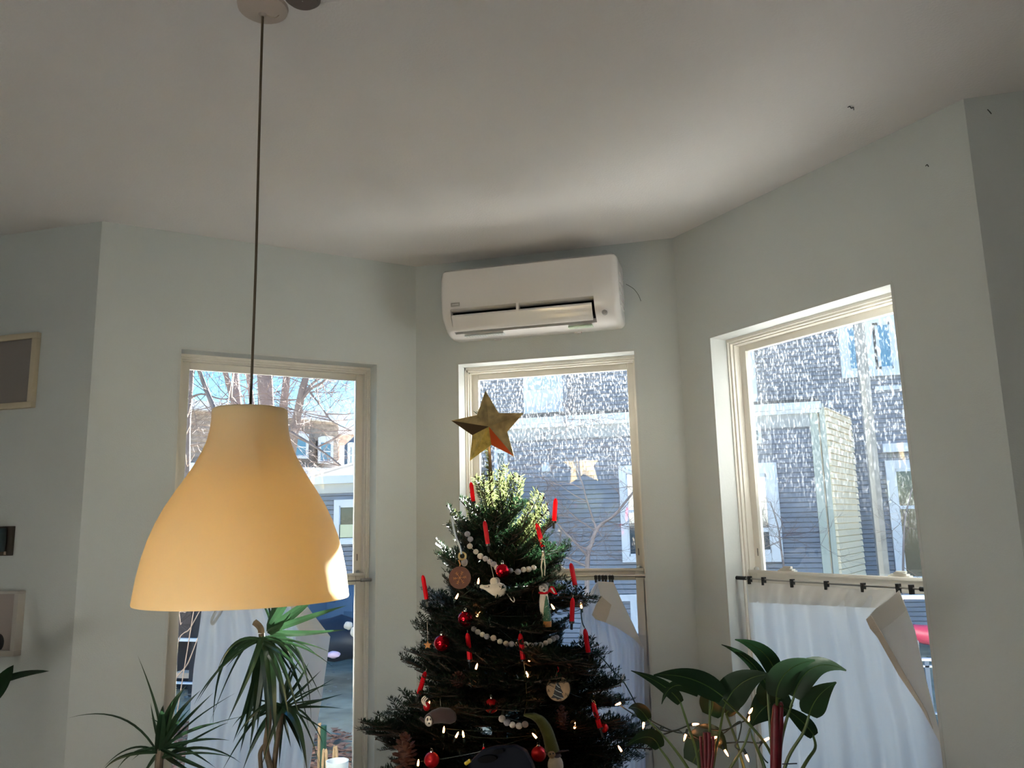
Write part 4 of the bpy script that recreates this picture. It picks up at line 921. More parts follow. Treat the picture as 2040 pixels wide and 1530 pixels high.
p = at(541, 1760, YB+.02); potted(dr, p.x, p.y, .04, .16, p.z-.04+.06)
# stand
def stand(x, y, h, name, label, r=.17):
    o = thing(name, label, 'stand')
    MB().lathe([(.001, h-.025), (r, h-.025), (r, h), (.001, h)], 28, Matrix.Translation((x, y, 0))).build('top', M['wood_floor'], o)
    for k in range(3):
        a = k*2.094+.4; MB().tube([(x+math.cos(a)*r*.6, y+math.sin(a)*r*.6, h-.02), (x+math.cos(a)*r*.95, y+math.sin(a)*r*.95, 0)], .012, 8).build('leg', M['wood_floor'], o)
stand(p.x, p.y, .04, 'plant_stand', 'low round wooden stand under the pot of the tall spiky dracaena')
# lower-left dracaena
d2 = thing('dracaena_plant', 'lower spiky dracaena with a single leaf head at the bottom left', 'plant')
hC = (318, 1500); YC = 1.80
for mid, tip, w_ in (((314, 1420), (274, 1305), 6), ((322, 1440), (325, 1405), 18), ((338, 1420), (372, 1365), 17), ((345, 1440), (400, 1375), 13), ((365, 1440), (425, 1380), 8), ((380, 1455), (440, 1440), 6), ((240, 1430), (134, 1431), 4), ((330, 1440), (345, 1395), 10), ((390, 1475), (458, 1475), 6), ((410, 1460), (455, 1440), 4),
                     ((250, 1505), (206, 1535), 7), ((270, 1498), (232, 1535), 5), ((262, 1490), (205, 1530), 4), ((390, 1500), (470, 1510), 5), ((400, 1490), (480, 1520), 6), ((380, 1520), (440, 1545), 8), ((350, 1520), (395, 1545), 9), ((300, 1520), (280, 1550), 7), ((360, 1490), (430, 1530), 8), ((400, 1450), (495, 1425), 3),
                     ((330, 1460), (300, 1430), 7), ((310, 1450), (300, 1400), 6), ((340, 1460), (380, 1410), 9), ((365, 1480), (412, 1470), 7), ((300, 1490), (262, 1515), 5), ((380, 1440), (470, 1380), 4)):
    dy = RD.uniform(-.10, .10); dleaf(d2, (hC[0]+RD.uniform(-5, 8), hC[1]+RD.uniform(-14, 12)), mid, tip, YC, YC+dy, YC+dy*1.6, w_)
MB().tube(smoothpath([at(320, 1490, YC), at(316, 1540, YC), at(322, 1640, YC), at(318, 1780, YC)]), .010, 8).build('cane', M['cane'], d2, smooth=True)
p = at(318, 1780, YC); potted(d2, p.x, p.y, .04, .14, p.z-.04+.05)
stand(p.x, p.y, .04, 'plant_stand', 'low round wooden stand under the pot of the lower left dracaena', .15)
# philodendrons at the right
pprof = lambda t: (1.05*math.sin(PI*min(1, (t*.93+.07))**.62)**.9 if t < .96 else .05)+.01
def phil_leaf(par, b, mid, tip, yb, ym, yt, wpx, tw=.5, fold=.12):
    pts = thru(at(*b, yb), at(*mid, ym), at(*tip, yt), 14); q = pxm(pts[7]); blade_pts(pts, wpx*q, pprof, par, M['phil'], tw=tw, fold=fold, cup=.12)
    rb = blade_pts([p_+(EYE-p_).normalized()*.0015 for p_ in pts[:-1]], .0032, lambda t: 1-.7*t, par, M['stem_green'], 'midrib', fold=.3, tw=tw)
def petiole(par, pts, r=.0045, m='stem_green'): MB().tube(smoothpath([at(*p) for p in pts], 5), [r*(1-.4*i/((len(pts)-1)*5)) for i in range((len(pts)-1)*5+1)][::-1], 8).build('petiole', M[m], par, smooth=True)
p1 = thing('philodendron', 'broad-leaved philodendron with red stems in the corner between the middle and right windows', 'plant')
YP = 2.28
for b, mid, tip, y, w_, tw in (((1356, 1400), (1318, 1364), (1257, 1336), YP+.03, 24, .3), ((1440, 1388), (1375, 1352), (1302, 1345), YP-.06, 44, .5), ((1442, 1410), (1476, 1362), (1534, 1343), YP-.02, 58, -.4), ((1415, 1425), (1418, 1382), (1392, 1344), YP+.10, 50, .3),
                             ((1392, 1382), (1345, 1366), (1318, 1403), YP+.05, 22, .3), ((1446, 1422), (1468, 1398), (1491, 1377), YP+.08, 26, -.4), ((1291, 1434), (1272, 1412), (1252, 1411), YP+.1, 26, .2), ((1314, 1490), (1290, 1468), (1246, 1487), YP+.04, 32, .5),
                             ((1380, 1520), (1415, 1470), (1448, 1500), YP+.09, 60, .1)):
    phil_leaf(p1, b, mid, tip, y, y-.03, y-.07, w_, tw)
for pts in (((1356, 1400, YP+.03), (1372, 1450, YP), (1388, 1500, YP), (1396, 1560, YP)), ((1440, 1392, YP-.06), (1490, 1440, YP-.03), (1530, 1490, YP), (1560, 1560, YP)), ((1442, 1410, YP-.02), (1435, 1450, YP), (1425, 1500, YP), (1415, 1560, YP)),
            ((1414, 1385, YP+.05), (1414, 1430, YP), (1412, 1500, YP), (1406, 1560, YP)), ((1290, 1434, YP+.1), (1330, 1475, YP+.05), (1370, 1530, YP), (1390, 1580, YP)), ((1314, 1490, YP+.04), (1335, 1520, YP+.02), (1355, 1560, YP)), ((1446, 1422, YP+.08), (1468, 1480, YP+.05), (1490, 1560, YP)), ((1495, 1450, YP), (1480, 1490, YP), (1450, 1540, YP), (1430, 1600, YP))):
    petiole(p1, pts)
for u, r_ in ((1396, .004), (1404, .005), (1412, .005), (1420, .004)): MB().tube(smoothpath([at(u, 1455+abs(u-1408), YP-.02), at(u+1, 1500, YP-.02), at(1408+(u-1408)*.5, 1560, YP-.02), at(1408+(u-1408)*.3, 1680, YP)]), r_, 8).build('red_sheath', M['stem_red'], p1, smooth=True)
q_ = at(1408, 1680, YP); potted(p1, q_.x, q_.y, .30, .10, q_.z-.30+.03)
p2 = thing('philodendron', 'larger philodendron with a thick crimson stem in front of the right window', 'plant')
YQ = 2.22
for b, mid, tip, y, w_, tw in (((1548, 1352), (1520, 1300), (1464, 1274), YQ+.10, 34, .4), ((1530, 1372), (1494, 1318), (1437, 1284), YQ+.02, 20, .3), ((1546, 1388), (1568, 1338), (1624, 1315), YQ-.04, 50, -.3), ((1580, 1388), (1620, 1330), (1686, 1336), YQ-.02, 46, -.4), ((1612, 1424), (1630, 1388), (1666, 1359), YQ, 48, -.3),
                             ((1572, 1385), (1525, 1408), (1496, 1448), YQ+.12, 62, .2), ((1622, 1466), (1592, 1432), (1553, 1406), YQ+.05, 30, .3), ((1534, 1402), (1528, 1372), (1540, 1345), YQ+.06, 40, .2)):
    phil_leaf(p2, b, mid, tip, y, y-.03, y-.07, w_, tw)
for pts in (((1548, 1388, YQ-.04), (1546, 1430, YQ), (1543, 1480, YQ), (1540, 1560, YQ)), ((1583, 1385, YQ), (1568, 1430, YQ), (1556, 1480, YQ), (1548, 1560, YQ)), ((1612, 1424, YQ), (1600, 1460, YQ), (1570, 1510, YQ), (1550, 1580, YQ)), ((1620, 1466, YQ+.05), (1624, 1490, YQ+.03), (1605, 1520, YQ), (1560, 1600, YQ)), ((1529, 1372, YQ), (1533, 1430, YQ), (1538, 1500, YQ), (1540, 1560, YQ)), ((1497, 1448, YQ+.1), (1500, 1470, YQ+.05), (1520, 1520, YQ), (1540, 1590, YQ))):
    petiole(p2, pts, .005)
MB().tube(smoothpath([at(1545, 1402, YQ-.02), at(1544, 1450, YQ-.02), at(1543, 1530, YQ-.02), at(1543, 1640, YQ)]), [.003]+[.008]*3+[.0105]*12, 10).build('crimson_sheath', M['stem_red'], p2, smooth=True)
MB().tube(smoothpath([at(1556, 1398, YQ-.01), at(1553, 1450, YQ-.01), at(1549, 1530, YQ-.01), at(1546, 1640, YQ)]), [.003]+[.007]*3+[.009]*12, 10).build('crimson_sheath', M['stem_red'], p2, smooth=True)
MB().tube([at(1558, 1522, YQ-.03), at(1588, 1521, YQ-.03)], .0015, 5).build('wire_stake', M['black'], p2)
q_ = at(1543, 1640, YQ); potted(p2, q_.x, q_.y, .30, .11, q_.z-.30+.03)
tb_ = thing('side_table', 'low wooden side table carrying the two philodendron pots', 'table')
pa, pb = at(1408, 1680, YP), at(1543, 1640, YQ)
MB().box(pa.x-.16, pb.x+.17, pb.y-.16, pa.y+.16, .27, .30).build('table_top', M['wood_floor'], tb_, bevel=.004)
for x in (pa.x-.13, pb.x+.14):
    for y in (pb.y-.13, pa.y+.13): MB().box(x-.015, x+.015, y-.015, y+.015, 0, .27).build('leg', M['wood_floor'], tb_)
# plant at the left edge
p3 = thing('potted_plant', 'dark green plant poking in at the left edge below the white picture', 'plant')
YL = 2.1
for b, mid, tip, w_, tw in (((-30, 1372), (30, 1347), (98, 1337), 13, .3), ((-40, 1410), (-5, 1370), (27, 1325), 34, .3), ((-50, 1420), (-60, 1340), (-90, 1290), 30, .2), ((-60, 1420), (-110, 1390), (-160, 1380), 30, .2)):
    pts = thru(at(*b, YL), at(*mid, YL-.02), at(*tip, YL-.05), 12); q = pxm(pts[6]); blade_pts(pts, w_*q, lambda t: math.sin(PI*min(1, t*.9+.1))**.7+.02, p3, M['phil'], tw=tw, fold=.15)
MB().tube(smoothpath([at(-36, 1400, YL), at(-48, 1480, YL), at(-50, 1640, YL), at(-50, 1800, YL)]), .007, 8).build('stem', M['stem_green'], p3, smooth=True)
q_ = at(-50, 1800, YL); potted(p3, q_.x, q_.y, 0, .13, q_.z+.04)

# white sideboard added out of view to bounce the low sun into the bay
sb_ = thing('reflector', 'tall white sideboard added out of view to bounce the low sun into the bay', 'reflector')
tw_ = mat('white_lacquer', (.84, .84, .82), .45)
MB().box(-2.66, -.62, -.40, .14, .06, 1.08).build('cabinet_body', tw_, sb_, bevel=.004)
MB().box(-2.69, -.59, -.42, .17, 1.08, 1.11).build('top', tw_, sb_, bevel=.004)
for k in range(4): d_ = MB().box(-2.64+k*.505, -2.145+k*.505, .14, .158, .08, 1.06).build('door', tw_, sb_, bevel=.002); MB().ball((-2.18+k*.505, .168, .7), .012, 10).build('knob', M['chrome'], d_, smooth=True)
MB().box(-2.6, -.68, -.38, .10, 0, .06).build('plinth', M['felt_grey'], sb_)

# ------------------------------------------------------------------ outdoors
GZ = G0
ground_m = mat('thin_grass_and_soil', (.34, .30, .21), .95, bump=.8, bscale=12, var=.35, vscale=2.2)
mb = MB(); NX, NY = 60, 60
vs = [(-40+80*i/NX, 2.6+74*(j/NY)**1.5, GZ+.06*noise.noise(Vector((i*.7, j*.7, 0))) - .02) for j in range(NY+1) for i in range(NX+1)]
mb.add(vs, [(j*(NX+1)+i, j*(NX+1)+i+1, (j+1)*(NX+1)+i+1, (j+1)*(NX+1)+i) for j in range(NY) for i in range(NX)])
o = mb.build('ground', ground_m, smooth=True); o['kind'] = 'structure'
# leaf litter
RL = random.Random(4)
def litter(n, x0, x1, y0, y1, m, s0, s1):
    mb = MB()
    for _ in range(n):
        x, y = RL.uniform(x0, x1), RL.uniform(y0, y1); a = RL.random()*6.28; s_ = RL.uniform(s0, s1)
        ca, sa = math.cos(a)*s_, math.sin(a)*s_; z = GZ+.012+RL.random()*.05
        mb.add([(x-ca, y-sa, z), (x+sa*.5, y-ca*.5, z+.012), (x+ca, y+sa, z+RL.uniform(-.01, .02)), (x-sa*.5, y+ca*.5, z+.01)], [(0, 1, 2), (0, 2, 3)])
    return mb
o = litter(9000, -8, 0, 4.6, 8.0, None, .035, .075).build('leaf_litter', mat('brown_fallen_leaves', (.22, .11, .07), .9, var=.6, vscale=7)); o['kind'] = 'stuff'; o['label'] = 'brown fallen leaves on the ground outside the windows'; o['category'] = 'leaves'
o = litter(1500, -14, 4, 8, 18, None, .03, .07).build('leaf_litter', mat('pale_fallen_leaves', (.30, .27, .22), .9, var=.3, vscale=5)); o['kind'] = 'stuff'; o['label'] = 'scattered pale fallen leaves on the thin grass farther out'; o['category'] = 'leaves'

siding = mat('slate_grey_clapboard', (.20, .22, .275), .7, var=.12, vscale=2)
siding2 = mat('blue_grey_clapboard', (.12, .15, .21), .7, var=.1, vscale=2)
trimw = mat('white_painted_trim', (.60, .64, .72), .6)
hglass = mat('dark_window_glass', (.03, .045, .06), .06, spec=.8)
hglass2 = mat('blue_window_glass', (.10, .24, .36), .10, spec=.8)
roofm = mat('slate_roof', (.055, .06, .07), .95, spec=.1, var=.15, vscale=6)
def clap(F, s0, s1, z0, z1, pitch=.078):
    mb = MB(); z = z0
    while z < z1:
        zt = min(z+pitch, z1)
        vs = [F((s, t, zz)) for s in (s0, s1) for t, zz in ((.02, z+.013), (-.024, z+.013), (-.010, zt), (.02, zt))]
        mb.add(vs, [(0, 1, 2, 3), (7, 6, 5, 4), (0, 4, 5, 1), (1, 5, 6, 2), (2, 6, 7, 3), (3, 7, 4, 0)]); z += pitch
    return mb
def hwin(F, par, u0, v0, u1, v1, tr=.10, mid=.5, glass=None, cols=1, t=-.05, arch=False):
    a, b = F.inv(F.px(u0, v0, t)), F.inv(F.px(u1, v1, t)); s0, s1 = a[0], b[0]; z1, z0 = a[2], b[2]
    w_ = thing_child('window', par)
    mb = MB(); mb.box(s0, s1, t-.03, t+.02, z1-tr, z1, F); mb.box(s0, s1, t-.035, t+.02, z0, z0+tr*.8, F); mb.box(s0, s0+tr, t-.03, t+.02, z0+tr*.8, z1-tr, F); mb.box(s1-tr, s1, t-.03, t+.02, z0+tr*.8, z1-tr, F)
    for c in range(1, cols): sc_ = s0+(s1-s0)*c/cols; mb.box(sc_-tr*.45, sc_+tr*.45, t-.03, t+.02, z0+tr*.8, z1-tr, F)
    if arch:
        m_ = (s0+s1)/2; r = (s1-s0)/2
        for k in range(10):
            x0, x1 = -r+2*r*k/10, -r+2*r*(k+1)/10; mb.box(m_+x0, m_+x1, t-.03, t+.02, z1, z1+.35*r*math.sqrt(max(0, 1-((x0+x1)/2/r)**2)), F)
    w = mb.build('window_trim', trimw, par)
    MB().box(s0+tr*.5, s1-tr*.5, t+.012, .01, z0+tr*.5, z1-tr*.5, F).build('backing', M['black'], w)
    for c in range(cols):
        c0 = s0+(s1-s0)*c/cols+tr*.8; c1 = s0+(s1-s0)*(c+1)/cols-tr*.8; st = tr*.32
        zm = z0+(z1-z0)*mid
        mb = MB(); mb.box(c0, c1, t-.012, t+.01, z1-tr-st, z1-tr, F); mb.box(c0, c1, t-.012, t+.01, z0+tr*.8, z0+tr*.8+st, F); mb.box(c0, c0+st, t-.012, t+.01, z0+tr*.8, z1-tr, F); mb.box(c1-st, c1, t-.012, t+.01, z0+tr*.8, z1-tr, F)
        if mid: mb.box(c0, c1, t-.014, t+.01, zm-st*.6, zm+st*.6, F)
        mb.build('sash', trimw, w)
        MB().box(c0+st, c1-st, t+.0, t+.006, z0+tr*.8+st, z1-tr-st, F).build('pane', glass or hglass, w)
    return s0, s1, z0, z1
def thing_child(n, p): return None
# neighbour's house: tall main block behind, low front block, corner board, low wing to the left
FM = Frame(Vector((0, 15.5, 0)), Vector((1, 0, 0)), Vector((0, 1, 0)))
FB = Frame(Vector((0, 13.5, 0)), Vector((1, 0, 0)), Vector((0, 1, 0)))
hs = thing('neighbour_house', 'slate grey clapboard house with white trimmed windows outside the middle and right windows', 'house')
HT = 5.67
xl = FM.px(938, 800, 0).x
slope = lambda x: HT+.12-.12*min(1, max(0, (x+1)/2.6))
tp_ = [(xl, HT+.12), (-1, HT+.12), (1.6, HT), (10.5, HT)]
vf_ = [FM((x, .05, z)) for x, z in [(10.5, GZ-.1), (xl, GZ-.1)]+tp_]; vb_ = [q+Vector((0, 7, 0)) for q in vf_]
MB().add(vf_+vb_, [tuple(range(6)), tuple(range(6, 12))[::-1]]+[(i, (i+1) % 6, 6+(i+1) % 6, 6+i) for i in range(6)]).build('main_block', siding, hs)
clap(FM, xl, 10.5, GZ, HT).build('clapboards', siding, hs, kind='stuff')
mb = MB()
for (xa_, za_), (xb_, zb_) in zip(tp_, tp_[1:]):
    vs = [FM((x, t, z+dz)) for x, z in ((xa_, za_), (xb_, zb_)) for t in (-.3, 7.3) for dz in (0, .16)]
    mb.add(vs, [(0, 1, 3, 2), (4, 6, 7, 5), (0, 4, 5, 1), (2, 3, 7, 6), (0, 2, 6, 4), (1, 5, 7, 3)])
mb.build('roof_edge', trimw, hs)
# front block
xr = FB.px(1626, 900, 0).x; x0 = FB.px(930, 900, 0).x; zt = FB.px(1250, 826, 0).z
MB().box(x0, xr, .05, 1.99, GZ-.1, zt, FB).build('front_block', siding, hs)
clap(FB, x0, xr, GZ, zt-.30).build('clapboards', siding, hs, kind='stuff')
mb = MB(); mb.box(x0-.1, xr+.12, -.16, .02, zt-.09, zt+.02, FB); mb.box(x0-.1, xr+.10, -.10, .02, zt-.15, zt-.09, FB); mb.build('gutter', trimw, hs)
MB().box(x0, xr+.02, -.05, .02, zt-.36, zt-.15, FB).build('frieze_board', mat('grey_painted_board', (.36, .37, .38), .7), hs)
MB().box(x0-.1, xr+.1, -.1, 2.0, zt+.02, zt+.08, FB).build('low_roof', roofm, hs)
for k in range(9): MB().box(x0+.3+k*.72, x0+.34+k*.72, -.17, -.15, zt-.09, zt+.02, FB).build('gutter_bracket', trimw, hs)
# corner: splayed side, its sunlit yellow put into the clapboard colour
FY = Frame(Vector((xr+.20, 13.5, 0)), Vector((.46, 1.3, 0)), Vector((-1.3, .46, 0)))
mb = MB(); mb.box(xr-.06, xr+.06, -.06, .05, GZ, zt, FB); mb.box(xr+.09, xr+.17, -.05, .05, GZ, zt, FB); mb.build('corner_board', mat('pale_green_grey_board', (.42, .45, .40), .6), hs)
yel = mat('sunlit_yellow_clapboard', (.95, .82, .62), .6)
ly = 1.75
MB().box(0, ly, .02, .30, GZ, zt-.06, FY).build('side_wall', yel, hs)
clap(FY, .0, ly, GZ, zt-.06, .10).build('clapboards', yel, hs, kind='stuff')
# windows on the low block and the main block
hwin(FB, hs, 1232, 928, 1345, 1119, .12, .52)
hwin(FB, hs, 1452, 925, 1562, 1119, .17, .32)
hwin(FB, hs, 1255, 1184, 1330, 1262, .10, 0)
hwin(FB, hs, 1455, 853, 1518, 883, .045, 0)
hwin(FB, hs, 985, 896, 1012, 960, .05, 0)
MB().box(*[FB.px(u, 1186, -.03).x for u in (1235, 1330)], -.06, .02, FB.px(1240, 1197, 0).z, FB.px(1240, 1184, 0).z, FB).build('water_table_board', trimw, hs)
hwin(FM, hs, 1666, 634, 1800, 746, .15, 0, hglass2, 2)
hwin(FM, hs, 1762, 918, 1900, 1168, .15, .62)
hwin(FM, hs, 1740, 500, 1800, 606, .12, 0, hglass2)
MB().box(FM.px(1755, 890, 0).x, FM.px(1990, 890, 0).x, -.16, .0, FM.px(1790, 901, 0).z, FM.px(1790, 884, 0).z, FM).build('band_board', trimw, hs)
MB().box(FM.px(1755, 890, 0).x, FM.px(1990, 890, 0).x, -.06, .0, FM.px(1790, 776, 0).z, FM.px(1790, 768, 0).z, FM).build('band_board', trimw, hs)
# pale bay on the upper wall and small round-cornered vent
a, b = FM.inv(FM.px(1043, 700, -.4)), FM.inv(FM.px(1124, 821, -.4))
MB().box(a[0], b[0], -.5, 0, b[2], HT-.2, FM).build('upper_bay', trimw, hs)
MB().box(a[0]+.1, b[0]-.1, -.53, -.5, FM.px(1080, 776, -.5).z, FM.px(1080, 700, -.5).z, FM).build('upper_bay_panel', mat('pale_green_glass', (.40, .50, .50), .3), hs)
a, b = FB.inv(FB.px(1079, 922, -.03)), FB.inv(FB.px(1095, 939, -.03))
MB().box(a[0], b[0], -.05, 0, b[2], a[2], FB).build('vent_cover', trimw, hs, bevel=.015)
a, b = FM.inv(FM.px(1482, 690, -.1)), FM.inv(FM.px(1510, 800, -.1))
MB().box(a[0], b[0], -.12, 0, b[2], a[2]+.3, FM).build('vertical_board', trimw, hs)
# left wing
FW = Frame(Vector((0, 12.6, 0)), Vector((1, 0, 0)), Vector((0, 1, 0)))
wg = thing('house_wing', 'low grey clapboard house wing with white gutter, seen low in the left window', 'house')
xa = FW.px(612, 1000, 0).x; xb = FW.px(936, 1000, 0).x; zw = FW.px(680, 952, 0).z
MB().box(xa, xb, .03, 3, GZ-.1, zw, FW).build('wing_block', siding, wg)
clap(FW, xa, xb, GZ, zw-.2).build('clapboards', siding, wg, kind='stuff')
mb = MB(); mb.box(xa-.1, xb, -.16, .02, zw-.10, zw+.03, FW); mb.build('gutter', trimw, wg)
MB().box(xa-.05, xb, -.05, .02, zw-.26, zw-.10, FW).build('frieze_board', mat('pale_grey_board', (.42, .44, .46), .7), wg)
rv = [FW((xa-.15, -.15, zw+.03)), FW((xb, -.15, zw+.03)), FW((xb, 2.6, zw+.75)), FW((xa+.9, 2.6, zw+.75)), FW((xa-.15, 3.1, zw+.03)), FW((xb, 3.1, zw+.03))]
MB().add(rv, [(0, 1, 2, 3), (0, 3, 4), (3, 2, 5, 4), (0, 1, 5, 4)]).build('roof', roofm, wg)
hwin(FW, wg, 667, 996, 760, 1083, .10, 0)
MB().box(FW.px(679, 1050, 0).x, FW.px(712, 1050, 0).x, -.062, -.055, FW.px(690, 1072, 0).z, FW.px(690, 1045, 0).z, FW).build('blind', mat('cream_blind', (.55, .58, .42), .8), wg)

# far mansard row
brickm = mat('weathered_slate_mansard', (.30, .25, .22), .9, var=.3, vscale=5)
mh = thing('mansard_house', 'far brownish mansard-roofed house with arched dormers above the lamp shade', 'house')
Pa = at(530, 830, 33); Pb = at(676, 856, 36.5); Pa.z = Pb.z = 0
FH = Frame(Pa, (Pb-Pa), Vector((Pb.y-Pa.y, -(Pb.x-Pa.x), 0))*-1)
LH = (Pb-Pa).length; zc = FH.px(600, 836, 0).z
MB().box(-7, LH, .1, 8, GZ, zc, FH).build('wall', brickm, mh)
MB().box(-7.2, LH+.25, -.35, .3, zc, zc+.42, FH).build('cornice', trimw, mh)
MB().box(-7.2, LH+.2, -.30, .2, FH.px(620, 938, 0).z-.25, FH.px(620, 938, 0).z+.15, FH).build('lower_cornice', trimw, mh)
for (u0, v0, u1, v1) in ((572, 866, 614, 914), (634, 874, 663, 924), (480, 850, 515, 900)):
    hwin(FH, mh, u0, v0, u1, v1, .13, .5, hglass2, 1, -.3, arch=True)
for (u0, v0, u1, v1) in ((600, 946, 632, 990),): hwin(FH, mh, u0, v0, u1, v1, .13, .5, hglass2, 1, -.05)
# slate courses
mb = MB(); z = FH.px(620, 930, 0).z
while z < zc: mb.box(-7, LH, .05, .1, z, z+.12, FH); z += .24
mb.build('slate_courses', roofm if False else brickm, mh, kind='stuff')
m2 = thing('mansard_house', 'second far house with a white cornice behind the mansard house, right of its corner', 'house')
Pc = at(674, 856, 41); Pd = at(704, 866, 41); Pc.z = Pd.z = 0
FH2 = Frame(Pc, Pd-Pc, Vector((0, 1, 0))); zc2 = FH2.px(690, 866, 0).z
MB().box(-1, (Pd-Pc).length+.3, .1, 6, GZ, zc2, FH2).build('wall', brickm, m2); MB().box(-1, (Pd-Pc).length+.8, -.3, .3, zc2, zc2+.4, FH2).build('cornice', trimw, m2)
hwin(FH2, m2, 677, 888, 688, 930, .16, .5, hglass2)
m3 = thing('blue_house', 'far dark blue house with a pale dormer at the right edge of the left window', 'house')
Pe = at(686, 900, 30); Pf = at(760, 900, 30); Pe.z = Pf.z = 0
FH3 = Frame(Pe, Pf-Pe, Vector((0, 1, 0))); zc3 = FH3.px(712, 862, 0).z
bl_ = mat('dark_blue_siding', (.07, .12, .20), .7)
vs = [FH3((0, 0, GZ)), FH3((4, 0, GZ)), FH3((4, 0, zc3+.3)), FH3((.6, 0, zc3)), FH3((0, 0, zc3-.5))]; vb_ = [q+Vector((0, 6, 0)) for q in vs]
MB().add(vs+vb_, [(0, 1, 2, 3, 4), (9, 8, 7, 6, 5)]+[(i, (i+1) % 5, 5+(i+1) % 5, 5+i) for i in range(5)]).build('wall', bl_, m3)
MB().box(.5, 4, -.2, .1, zc3+.1, zc3+.3, FH3).build('cornice', trimw, m3)
hwin(FH3, m3, 693, 884, 706, 930, .12, .5, hglass2, arch=True)
# left far roofline
m4 = thing('grey_house', 'far grey house with a flat roofline behind the tree trunks, left of the lamp shade', 'house')
Pg = at(300, 830, 38); Ph = at(470, 820, 38); Pg.z = Ph.z = 0
FH4 = Frame(Pg, Ph-Pg, Vector((0, 1, 0))); zc4 = FH4.px(400, 824, 0).z
gm = mat('grey_brown_siding', (.24, .23, .24), .9, var=.1)
MB().box(0, (Ph-Pg).length, .1, 8, GZ, zc4, FH4).build('wall', gm, m4)
MB().box(-.2, (Ph-Pg).length+.2, -.3, .3, zc4, zc4+.25, FH4).build('cornice', roofm, m4)
MB().box(-.2, (Ph-Pg).length+.2, -.25, .2, zc4-.55, zc4-.35, FH4).build('band', trimw, m4)
for (u0, v0, u1, v1) in ((372, 848, 388, 886), (414, 850, 432, 880)): hwin(FH4, m4, u0, v0, u1, v1, .14, .5, hglass2)

# ---- trees outside
barkm = mat('grey_bark', (.17, .15, .16), .9, var=.25, vscale=3, bump=.5, bscale=8)
twigm = mat('twig_bark', (.17, .13, .125), .9)
def twigs(starts, seed, gen=3, L0=1.4, spread=.7, r0=.016, n=4):
    R = random.Random(seed); mb = MB()
    def grow(p, d, L, r, g):
        pts = [p]; q = p.copy(); dd = d.copy()
        for i in range(3):
            dd = (dd + Vector((R.gauss(0, .18), R.gauss(0, .18), R.gauss(0.04, .14)))).normalized(); q = q+dd*L/3; pts.append(q.copy())
        mb.tube(pts, [r, r*.8, r*.6, r*.4], 3, cap=False)
        if g > 0:
            for k in range(n):
                b = pts[R.choice((1, 2, 3))]; e = (dd + Vector((R.gauss(0, spread), R.gauss(0, spread), R.gauss(0, spread)))).normalized()
                grow(b, e, L*R.uniform(.5, .75), r*.55, g-1)
    for p, d, L in starts: grow(Vector(p), Vector(d).normalized(), L, r0, gen)
    return mb
def tree_out(label, stems, y, seed, starts_n, L0, gen=3, r0=.02, name='bare_tree'):
    """stems: lists of (u, v, half-width px, dy)"""
    o = thing(name, label, 'tree')
    R = random.Random(seed); st = []
    for s in stems:
        pts = [at(u, v, y+dy) for u, v, w_, dy in s]; rs = [w_*pxm(p) for p, (_, _, w_, _) in zip(pts, s)]
        sp_ = smoothpath(pts, 4); rr = [float(np.interp(i/4, range(len(rs)), rs)) for i in range(len(sp_))]
        MB().tube(sp_, rr, 8).build('trunk' if rs[0] == max(rs) and s is stems[0] else 'limb', barkm, o, smooth=True)
        for _ in range(starts_n):
            i = R.randrange(max(1, len(sp_)//4), len(sp_)); d = Vector((R.gauss(0, 1), R.gauss(0, .7), R.gauss(.25, .5))); st.append((sp_[i], d, L0*R.uniform(.6, 1.2)))
    twigs(st, seed+1, gen, r0=r0).build('twigs', twigm, o, kind='stuff')
    return o
tree_out('big bare multi-stemmed tree behind the lamp cord in the left window', [
    [(535, 1260, 30, 0), (534, 1000, 22, 0), (531, 850, 17, 0), (528, 760, 15, 0), (522, 640, 13, 0)],
    [(534, 1040, 14, 0), (500, 950, 10, .3), (480, 840, 8, .3), (470, 760, 7, .5), (460, 640, 6, .8)],
    [(480, 850, 7, .3), (462, 790, 6, .1), (448, 735, 5, 0), (430, 640, 4, -.3)],
    [(534, 950, 12, 0), (555, 880, 8, -.2), (566, 800, 8, -.4), (575, 720, 7, -.5), (590, 620, 6, -.5)],
    [(540, 1060, 14, 0), (575, 930, 10, -.5), (588, 850, 9, -.8), (602, 780, 8, -1), (615, 730, 6, -1), (640, 620, 5, -1)],
    [(598, 800, 4, -1), (618, 776, 3.2, -1), (642, 762, 2.6, -1), (658, 745, 2.2, -1), (690, 715, 1.5, -1)],
    [(600, 790, 3, -1), (625, 762, 2.6, -1), (655, 745, 2, -1), (680, 738, 1.3, -1)],
    [(618, 782, 2, -1), (640, 810, 1.7, -1), (660, 838, 1.4, -1), (700, 858, .9, -1)],
    [(578, 860, 3, -1), (612, 880, 2.4, -1), (650, 905, 2, -1), (688, 935, 1.5, -1)],
    [(508, 845, 5, .5), (500, 790, 5, .6), (494, 735, 4.5, .7), (488, 640, 4, .8)]], 17, 11, 7, 1.5, 3, .014)
tree_out('leaning bare tree at the left side of the left window', [
    [(372, 1250, 15, 0), (368, 1000, 12, 0), (370, 860, 9, 0), (378, 760, 7, 0), (384, 640, 6, 0)],
    [(455, 960, 7, 0), (430, 830, 5, -.3), (408, 770, 4.4, -.3), (390, 715, 4, -.4), (370, 620, 3, -.5)],
    [(368, 800, 4, 0), (400, 785, 2, 0), (440, 795, 1.6, 0), (470, 792, 1.2, 0)],
    [(374, 742, 3, 0), (400, 726, 2, 0), (440, 728, 1.5, 0)]], 15, 31, 9, 1.3, 3, .012)
